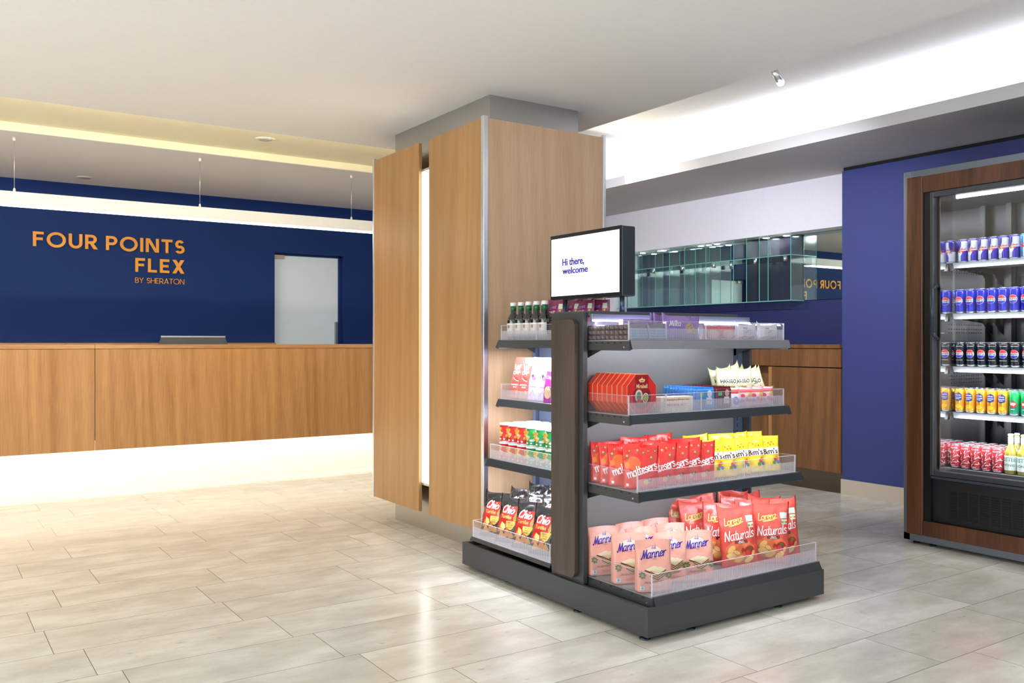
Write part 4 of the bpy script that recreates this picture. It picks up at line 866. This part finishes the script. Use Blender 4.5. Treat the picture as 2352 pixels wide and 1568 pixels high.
# --- side bay (facing the lobby): bottles, purple bags, tall packs, tubes, tortilla bags
LB = -90
def wine():
    r = thing('wine_bottle', 'x', 'bottle'); g = M('dark_bottle_glass', (12, 14, 14), .05, spec=.9, coat=.6); gr = M('green_neck_foil', (30, 110, 66), .25, .2); wh = M('white_cap', (240, 238, 236), .4)
    bm = NB(); lathe(bm, [(.030, 0), (.0325, .004), (.0325, .100), (.030, .112), (.022, .126), (.0145, .136), (.0135, .176)], 24); mobj('glass', bm, g, r)
    bm = NB(); lathe(bm, [(.0145, .148), (.0145, .176)], 20); mobj('neck_foil', bm, gr, r)
    bm = NB(); lathe(bm, [(.0155, .174), (.0165, .176), (.0165, .190), (.015, .1925)], 20); mobj('cap', bm, wh, r)
    d = Deco(); d.rect(-.030, .018, .030, .086, F('label_cream', (238, 232, 222))); d.ell(-.004, .070, .007, .010, F('crest_gold', (176, 140, 90)), n=14); d.rect(-.026, .030, .026, .032, F('label_red', (190, 90, 80))); d.rect(-.03, .018, .03, .028, F('label_blue', (120, 146, 170)))
    d.build(r, lambda x, z, o: ((.0325 + o) * math.sin(x / .0325), -(.0325 + o) * math.cos(x / .0325), z), step=.0055); return r
wb = wine()
for rowi, (xx, n) in enumerate(((2.540, 5), (2.612, 4))):
    for k in range(n): place(wb, xx, 3.745 - k * .0685 - rowi * .03, 1.1585, LB + 14, 'small dark wine bottle with white cap, %s from the left in the %s row' % (ORD[k], ('front', 'rear')[rowi]), group='small dark wine bottles')
def purp(d):
    d.text('Lorenz', -.02, .160, .05, .018, F('violet_script', (180, 150, 220)), ang=8, bold=.02, shear=.2); d.rect(.02, .150, .046, .176, F('mint', (206, 226, 206)))
    for k, c in enumerate(((60, 150, 110), (240, 214, 90), (214, 70, 60))): d.rect(.022 + k * .007, .138, .028 + k * .007, .147, F('sc%d' % k, c))
    d.text('NUT', -.02, .136, .04, .012, WH, bold=.03); d.text('SELECTION', 0, .120, .09, .013, WH, bold=.03); d.text('Gourmet', 0, .104, .06, .009, WH)
    d.ell(0, .06, .045, .034, F('nut_tan', (222, 190, 140))); d.ell(-.01, .07, .018, .010, F('nut_dark', (180, 130, 80)), ang=30)
pb = pouch('nut_pouch', 'x', 'snack pouch', 'stand', .118, .192, .040, film('plum_purple', (140, 36, 90), .3, .25), purp, 3.0)
for k, (x, y, a) in enumerate(((2.575, 3.435, -82), (2.625, 3.375, -80), (2.635, 3.285, -82), (2.675, 3.225, -78))): place(pb, x, y, 1.1585, a, 'plum purple nut pouch on the top side shelf, %s from the left' % ORD[k], tilt=3, group='plum purple nut pouches')
def tall(d):
    d.text('Low', 0, .168, .044, .026, WH, ang=12, bold=.04); d.text('Carb', 0, .152, .03, .008, WH, ang=12, bold=.02); d.text('Chips', 0, .134, .050, .026, WH, ang=14, bold=.04)
    d.ell(.004, .100, .022, .006, F('chili', (250, 220, 214)), ang=-25); d.ell(.004, .104, .022, .006, F('chip_red2', (216, 60, 50)), ang=-25)
    d.text('PAPRIKA', 0, .072, .048, .008, WH); d.text('SALZ', .004, .060, .030, .008, WH, bold=.04); d.ell(-.014, .032, .010, .008, F('teal_leaf', (110, 190, 176)), n=12); d.ell(.018, .034, .008, .010, F('chip_pale2', (250, 210, 150)), n=12); d.rect(-.026, .006, .026, .022, F('tan_print', (206, 170, 140)))
def tallw(d):
    d.ell(0, .110, .018, .012, F('lilac_plum', (150, 110, 170)), ang=-20); d.ell(-.012, .122, .008, .008, F('plum_dark', (90, 60, 80)), n=12); d.text('OLIVE', 0, .082, .044, .006, F('lilac_grey', (150, 140, 180)), bold=0)
    d.text('GRISSINI', 0, .066, .046, .006, F('lilac_dark', (100, 90, 150)), bold=.02); d.poly([(-.02, .02), (.0, .056), (.02, .02), (.012, .02), (0, .044), (-.012, .02)], F('lilac_line', (190, 160, 210)))
tr = pouch('chip_pack', 'x', 'snack pack', 'boxbag', .068, .212, .050, film('coral_red', (226, 84, 74), .3, .15), tall, 1.2, .0006); tw = pouch('grissini_pack', 'x', 'snack pack', 'boxbag', .074, .214, .050, film('lilac_white', (240, 236, 248), .3, .15), tallw, 2.2, .0006)
tp = pouch('crisp_pack', 'x', 'snack pack', 'boxbag', .07, .15, .045, film('magenta', (176, 60, 160), .3, .15), lambda d: (d.text('Chips', 0, .12, .05, .02, WH), d.ell(0, .05, .025, .03, F('mag_tan', (226, 200, 170)))), 3.2, .0006)
for k, (y) in enumerate((3.735, 3.657)): place(tr, 2.555, y, .8585, LB + 10, 'tall coral red chip pack on the second side shelf, %s one' % ('left', 'right')[k], tilt=7, group='tall coral red chip packs')
for k, (y) in enumerate((3.575, 3.490, 3.405)): place(tw, 2.555, y, .8585, LB + 10, 'tall white and lilac pack on the second side shelf, %s from the left' % ORD[k], tilt=7, group='tall white and lilac packs')
for k, (y) in enumerate((3.40, 3.32)): place(tp, 2.512, y - .012, .8585, LB + 6, 'short magenta pack before the white packs, %s one' % ('left', 'right')[k], tilt=2)
def tubeb(name, rgb, rgb2):
    r = thing(name, 'x', 'crisp tube'); bm = NB(); lathe(bm, [(.0375, 0), (.0378, .003), (.0375, .006), (.0375, .084)], 28, mis=[1, 1, 0, 0]); mobj('tube', bm, [M(name + '_paper', rgb, .35), M('tube_rim_steel', (220, 222, 226), .25, .8)], r)
    bm = NB(); lathe(bm, [(.0388, .085), (.0392, .086), (.0392, .0935), (.0370, .095), (.0355, .0935)], 28); mobj('lid', bm, M('white_lid', (246, 246, 248), .35), r)
    d = Deco(); g = F('crisp_gold', (240, 180, 70)); g2 = F('crisp_pale', (250, 206, 110))
    for s in (-1, 1):
        for k, (x, z, a) in enumerate(((.024 * s + .012, .066, 20), (.026 * s + .012, .050, -15), (.020 * s + .012, .036, 30))): d.ell(x, z, .013, .008, (g, g2)[k % 2], ang=a, n=14)
    d.text('PRINGLES', -.010, .046, .034, .009, WH, ang=0, bold=.03); d.rect(-.020, .012, -.004, .020, WH); d.ell(.014, .016, .005, .004, WH, n=10)
    if rgb2: d.ell(.018, .030, .014, .006, F('tube_bowl', rgb2), n=14)
    R_ = .0376; d.build(r, lambda x, z, o: ((R_ + o) * math.sin(x / R_), -(R_ + o) * math.cos(x / R_), z), step=.0055); return r
tR = tubeb('red_crisp_tube', (206, 36, 30), None); tG = tubeb('green_crisp_tube', (36, 150, 74), (216, 226, 240))
for rowi, xx in enumerate((2.505, 2.588, 2.670)):
    for k in range(6):
        y = 3.752 - k * .0790; c = ('red', 'green')[k >= 3]
        place(tG if k >= 3 else tR, xx, y, .6425 if True else 0, LB + 12, '%s crisp tube of the upper layer, %s from the left, %s row' % (c, ORD[k], ('front', 'middle', 'rear')[rowi]), group='%s crisp tubes' % c)
# the tubes of the lower layer, seen through the guard
for rowi, xx in enumerate((2.505, 2.588, 2.670)):
    for k in range(6):
        y = 3.752 - k * .0790; c = ('red', 'green')[k >= 3]
        if rowi == 0 or k in (0, 5): place(tG if k >= 3 else tR, xx, y, .5583 - .0105, LB + 12, '%s crisp tube of the lower layer, %s from the left, %s row' % (c, ORD[k], ('front', 'middle', 'rear')[rowi]), group='%s crisp tubes' % c)
to = [pouch('tortilla_bag', 'x', 'snack bag', 'pillow', .158, .222, .058, BLKF, deco_tortilla, s, .0024, lean=.03, sx=.84) for s in (1.0, 4.7)]
TS = [(2.435, 3.735, -66, 'black tortilla chip bag, leftmost in the front row'), (2.430, 3.585, -66, 'black tortilla chip bag, second from the left in the front row'), (2.425, 3.435, -68, 'black tortilla chip bag, third from the left in the front row'), (2.420, 3.285, -68, 'black tortilla chip bag, fourth in front row, half hidden by walnut strip'),
      (2.525, 3.70, -72, 'black tortilla chip bag, left one in the second row'), (2.525, 3.56, -72, 'black tortilla chip bag, second in the second row'), (2.52, 3.42, -74, 'black tortilla chip bag, third in the second row'), (2.52, 3.28, -74, 'black tortilla chip bag, fourth in the second row'),
      (2.62, 3.66, -80, 'black tortilla chip bag, left one in the rear row'), (2.62, 3.50, -80, 'black tortilla chip bag, middle one in the rear row'), (2.62, 3.33, -80, 'black tortilla chip bag, right one in the rear row')]
for i, (x, y, a, l) in enumerate(TS): place(to[i % 2], x - (.03 if i < 4 else 0), y, .168 + (.012 if 4 <= i < 8 else .03 if i >= 8 else 0), a, l, tilt=16 if i < 8 else 8, group='black tortilla chip bags')

# ================================================================== DRINKS FRIDGE
FW = wood('fridge_walnut', (66, 38, 22), (112, 70, 46), rough=.33, seed=5.5); FWT = wood('fridge_walnut_top', (112, 78, 60), (158, 118, 96), rough=.33, seed=1.5)
FB = M('fridge_black', (16, 16, 20), .35); FDK = M('fridge_dark_panel', (26, 26, 32), .45); FSS = steel('fridge_interior_steel', (232, 234, 238), .05); FME = M('fridge_frame_metal', (120, 128, 140), .35, .6)
fx, fy = 4.71, 2.949; FL = 1.36
fr = thing('drinks_fridge', 'tall walnut framed glass door drinks fridge against the blue wall', 'refrigerator', (fx, fy, 0))
def Q(x0, x1, y0, y1, z0, z1, *r): return (x0 - fx, x1 - fx, y0 - fy, y1 - fy, z0, z1) + r   # y given as world, descending to the right
Y0 = fy - FL
bxo('outer_frame', FME, fr, Q(4.712, 4.735, 2.909, 2.949, .02, 2.122), Q(4.712, 4.735, Y0, 2.909, 2.072, 2.122), Q(4.712, 4.735, Y0, 2.949, .02, .062), bev=.002)
bxo('side_stile', FW, fr, Q(4.708, 4.73, 2.832, 2.932, .055, 2.088), bev=.006)
bxo('top_rail', FW, fr, Q(4.708, 4.73, Y0, 2.828, 1.992, 2.084), bev=.001)
bxo('bottom_rail', FW, fr, Q(4.708, 4.73, Y0, 2.828, .058, .142), bev=.001)
bxo('cabinet_body', FB, fr, Q(4.737, 5.50, 2.80, 2.945, .02, 2.118), Q(4.737, 5.50, Y0, 2.80, 2.0, 2.118), Q(4.80, 5.50, Y0, 2.80, .02, .40), Q(5.44, 5.50, Y0, 2.80, .40, 2.0), Q(4.737, 5.44, Y0, Y0 + .04, .4, 2.0))
bm = NB(); box(bm, *Q(4.745, 4.80, Y0, 2.826, .142, .385))
for i in range(7):
    for k in range(12):
        y = 2.70 - i * .058; z = .175 + k * .013
        box(bm, *Q(4.743, 4.7455, y - .045, y, z, z + .0065, 1))
mobj('grille', bm, [FDK, FB], fr)
bxo('sill_rail', M('sill_grey', (84, 92, 106), .3, .5), fr, Q(4.722, 4.80, Y0, 2.812, .385, .400), bev=.002)
for (x, y) in ((4.76, 2.90), (4.76, 2.80), (5.44, 2.9), (4.76, 1.65), (5.44, 1.65)):
    bm = NB(); lathe(bm, [(.018, 0), (.018, .006), (.008, .010), (.008, .022)], 14, (x - fx, y - fy, 0)); mobj('foot', bm, BLK, fr)
# interior lining, the left wall is polished steel that mirrors the drinks
bxo('interior_wall', FSS, fr, Q(4.754, 5.40, 2.752, 2.758, .40, 1.985))
bm = NB()
for z0 in (1.40 + .14, 1.555, 1.22, 1.245, 1.20, .955, .975, .935, .915):
    for k in range(14): x = 4.83 + k * .026; box(bm, *Q(x, x + .016, 2.7505, 2.7522, z0, z0 + .004))
mobj('perforation', bm, FB, fr)['kind'] = 'stuff'
bxo('interior_back', M('fridge_back_dark', (26, 27, 31), .3, .4), fr, Q(5.40, 5.44, Y0 + .04, 2.758, .42, 1.985))
bxo('interior_ceiling', M('fridge_ceiling_grey', (88, 88, 90), .35, .4), fr, Q(4.80, 5.40, Y0 + .04, 2.758, 1.97, 1.985))
bxo('interior_floor', M('fridge_floor_grey', (110, 108, 112), .4, .3), fr, Q(4.79, 5.40, Y0 + .04, 2.758, .42, .445))
bxo('rear_post', FB, fr, Q(5.34, 5.39, 2.66, 2.69, .45, 1.97))
bxo('light_strip', M('fridge_led', (250, 252, 255), .4, emit=8), fr, Q(4.80, 4.815, Y0 + .1, 2.69, 1.948, 1.965))
area('fridge_top_light', (4.86, 2.2, 1.955), (0, -.5, 0), .03, 1.1, 4.5, (.92, .96, 1))
area('fridge_side_light', (4.79, 2.742, 1.20), (0, PI / 2 * .0, 0), .02, .02, .01, (1, 1, 1))
for z in (1.59, 1.305, 1.008, .75): area('fridge_shelf_light', (4.80, 2.22, z - .03), (0, -.9, 0), .015, 1.0, 3.2, (.94, .97, 1))
area('fridge_bottom_light', (4.79, 2.22, .64), (0, -1.1, 0), .015, 1.0, 1.6, (.94, .97, 1))
for z in (1.596, 1.311, 1.014, .756):
    s = bxo('shelf', M('fridge_shelf', (196, 200, 206), .3, .5), fr, Q(4.855, 5.25, Y0 + .05, 2.745, z - .012, z - .002))
    bxo('price_rail', M('price_rail_silver', (112, 115, 120), .35, .3), s, Q(4.846, 4.854, Y0 + .05, 2.738, z - .033, z - .001))
    bm = NB(); prism(bm, [(2.752 - fy, z - .002), (2.735 - fy, z - .002), (2.725 - fy, z - .045), (2.745 - fy, z - .045)], 'X', 4.838 - fx, 4.856 - fx); mobj('clip', bm, BLK, s)
    bm = NB(); prism(bm, [(4.86 - fx, z - .014), (5.37 - fx, z - .014), (5.37 - fx, z - .12), (5.33 - fx, z - .10), (5.26 - fx, z - .05), (4.98 - fx, z - .028)], 'Y', 2.716 - fy, 2.720 - fy); mobj('bracket', bm, BLK, s)
# glass door (its pane, frame and handle)
dr = bxo('door', M('door_frame_grey', (84, 88, 94), .35, .6), fr, Q(4.712, 4.752, 2.772, 2.790, .405, 1.99), Q(4.712, 4.752, Y0 + .02, 2.772, 1.958, 1.99), Q(4.712, 4.752, Y0 + .02, 2.772, .405, .432), bev=.002)
bxo('door_gasket', FB, dr, Q(4.72, 4.80, 2.791, 2.828, .14, 1.99))
bxo('pane', clear('fridge_glass', (.97, .98, .98), gloss=.05), dr, Q(4.728, 4.733, Y0 + .03, 2.772, .432, 1.958))
bm = NB(); tube(bm, (4.69 - fx, 2.765 - fy, 1.19), (4.69 - fx, 2.765 - fy, 1.45), .011, 12); tube(bm, (4.69 - fx, 2.765 - fy, 1.20), (4.728 - fx, 2.755 - fy, 1.165), .010, 12); tube(bm, (4.69 - fx, 2.765 - fy, 1.44), (4.728 - fx, 2.755 - fy, 1.465), .010, 12)
mobj('handle', bm, M('handle_grey', (70, 78, 90), .35, .5), dr)

# cans and bottles
def can(name, rgb, deco, metal=.5, r0=.0265, h=.134):
    r = thing(name, 'x', 'drink can'); al = M('can_aluminium', (222, 226, 232), .2, .9)
    bm = NB(); lathe(bm, [(r0 - .005, 0), (r0 - .001, .006), (r0, .010), (r0, h - .012), (r0 - .004, h - .004)], 22, mis=[1, 1, 0, 0]); mobj('can_body', bm, [M(name + '_paint', rgb, .22, metal, spec=.7), al], r)
    bm = NB(); lathe(bm, [(r0 - .004, h - .004), (r0 - .0025, h - .001), (r0 - .004, h), (r0 - .006, h - .003), (.002, h - .003)], 22); box(bm, -.005, .005, -.012, .008, h - .003, h - .0016); mobj('lid', bm, al, r)
    if deco: d = Deco(); deco(d, r0); d.build(r, lambda x, z, o: ((r0 + o) * math.sin(x / r0), -(r0 + o) * math.cos(x / r0), z), step=.0055)
    return r
SILV = F('can_silver', (216, 222, 232), .25)
def d_energy(d, r):
    d.rect(-.040, .012, .0, .068, SILV); d.rect(.0, .068, .040, .122, SILV); d.poly([(0, .040), (.012, .068), (-.0, .068)], SILV); d.poly([(0, .096), (-.010, .068), (0, .068)], SILV)
    rd = F('energy_red', (214, 40, 70)); d.text('Red Bull', 0, .078, .050, .010, rd, bold=.03); d.ell(-.008, .064, .010, .004, rd, ang=15, n=10); d.ell(.008, .064, .010, .004, rd, ang=-15, n=10); d.ell(0, .066, .005, .005, F('energy_yellow', (244, 200, 60)), n=10)
def d_light(d, r):
    d.rect(.0, .012, .040, .122, F('can_silver_blue', (196, 222, 236), .25)); rd = F('energy_red', (214, 40, 70)); d.text('Red Bull', 0, .078, .050, .010, rd, bold=.03); d.ell(0, .066, .012, .004, rd, n=10)
def globe(bg, band):
    def f(d, r):
        d.ell(0, .070, .0235, .0235, WH, n=28); d.ell(0, .071, .0215, .0215, F('globe_red', (222, 60, 66)), a0=12, a1=168, n=16); d.ell(0, .069, .0215, .0215, F('globe_blue', (54, 60, 190)), a0=192, a1=348, n=16)
        d.rect(-.022, .063, .022, .0765, WH); d.text('PEPSI', 0, .0697, .040, .009, F('globe_ink', (20, 24, 60)), bold=.03)
        if band: d.rect(-.02, .112, .02, .1135, WH); d.rect(-.02, .034, .02, .0355, WH)
    return f
def d_orange(d, r):
    b = F('schwip_blue', (40, 60, 150)); d.poly([(-.020, .070), (.0, .062), (.020, .070), (.020, .100), (.006, .112), (-.020, .104)], b); d.text('Schwip', 0, .096, .030, .008, WH, bold=.02); d.text('Schwap', 0, .084, .034, .008, WH, bold=.02)
    d.rect(-.014, .074, .008, .077, WH); d.ell(0, .035, .016, .012, F('orange_disc', (250, 190, 50)), n=16); d.ell(-.004, .104, .004, .004, F('star_red', (220, 90, 90)), n=8)
def d_lemon(d, r):
    d.rect(-.040, .012, .040, .050, F('teal_green', (20, 130, 100))); d.poly([(-.02, .062), (0, .092), (.016, .062)], F('teal_tri', (40, 130, 110))); d.ell(.002, .060, .018, .018, F('up_red', (214, 52, 50)), n=22); d.text('up', .002, .060, .024, .018, WH, bold=.05); d.text('ZERO', 0, .034, .020, .005, WH)
    d.poly([(-.038, .012), (-.01, .012), (-.038, .04)], F('deep_teal', (10, 90, 80)))
def d_pink(d, r):
    w2 = F('scribble_white', (250, 236, 236)); d.text('SHOTZ', 0, .112, .044, .009, w2, bold=.02)
    for k in range(40): d.ell(.026 * math.sin(k * 2.7), .016 + k * .0022, .011, .0022, (w2, F('scribble_red', (220, 60, 80)))[k % 2], ang=k * 67, n=8)
ce = can('energy_drink_can', (58, 44, 170), d_energy); cl = can('light_blue_energy_can', (70, 150, 214), d_light); cb = can('blue_cola_can', (44, 48, 190), globe(0, False)); ck2 = can('black_cola_can', (22, 26, 38), globe(0, True), .3)
co = can('orange_soda_can', (240, 176, 52), d_orange); cg = can('lemon_lime_can', (50, 190, 110), d_lemon); cp2 = can('pink_energy_can', (224, 84, 96), d_pink)
def row(protofn, z, n, rows, y0, dy, x0=4.845, dx=.058, what='', shelfn=''):
    for r_ in range(rows):
        for k in range(n):
            p, c = protofn(k)
            place(p, x0 + r_ * dx, y0 - k * dy, z, LB + rnd.uniform(-3, 3), '%s, %s from the left, %s, %s' % (c, ORD[k], ('front row', 'second row', 'third row', 'fourth row')[r_], shelfn), group=c.replace(' can', ' cans') + ' on the ' + shelfn)
row(lambda k: (ce, 'blue and silver drink can') if k < 6 else (cl, 'light blue drink can'), 1.5955, 7, 2, 2.716, .0565, x0=4.925, shelfn='top fridge shelf')
row(lambda k: (cb, 'bright blue cola can'), 1.3105, 7, 2, 2.713, .0594, x0=4.89, shelfn='second fridge shelf')
row(lambda k: (ck2, 'black cola can'), 1.0135, 7, 2, 2.710, .0603, x0=4.89, shelfn='third fridge shelf')
row(lambda k: (co, 'orange yellow soda can') if k < 5 else (cg, 'green lemon soda can'), .7555, 7, 4, 2.713, .0598, x0=4.885, shelfn='fourth fridge shelf')
row(lambda k: (cp2, 'pink patterned can'), .4465, 5, 4, 2.712, .0580, x0=4.84, shelfn='fridge floor')
def hops():
    r = thing('drink_bottle', 'x', 'bottle'); gl = M('yellow_drink_glass', (150, 140, 54), .08, spec=.8, coat=.5); bm = NB()
    lathe(bm, [(.027, 0), (.0295, .004), (.0300, .108), (.027, .120), (.017, .142), (.0125, .158), (.0120, .205)], 24); mobj('glass', bm, gl, r)
    bm = NB(); lathe(bm, [(.0135, .203), (.0140, .206), (.0130, .211), (.010, .213)], 18); mobj('cap', bm, M('white_crown_cap', (236, 240, 240), .3), r)
    d = Deco(); m = F('bottle_label_white', (226, 238, 234)); d.rect(-.046, .020, .046, .098, m); t_ = F('bottle_teal', (96, 140, 134)); d.text('EISTEE', 0, .078, .070, .022, t_, bold=.03); d.text('HONIG', 0, .048, .055, .014, t_, bold=.02)
    R_ = .0305; d.build(r, lambda x, z, o: ((R_ + o) * math.sin(x / R_), -(R_ + o) * math.cos(x / R_), z), step=.0055)
    bm = NB(); lathe(bm, [(.0131, .160), (.0127, .196)], 18); mobj('neck_label', bm, M('neck_label_white', (226, 238, 234), .4), r)
    return r
hb = hops()
for r_ in range(2):
    for k in range(3): place(hb, 4.85 + r_ * .066, 2.418 - k * .066 + r_ * .03 - .03 * r_, .4465, LB + 8, 'yellow bottle with white label, %s from the left, %s row' % (ORD[k], ('front', 'rear')[r_]), group='yellow bottles on the fridge floor')

for _o in bpy.data.objects:
    if 'label' in _o and not 4 <= len(_o['label'].split()) <= 16: print('LABELLEN', _o.name, _o['label'])
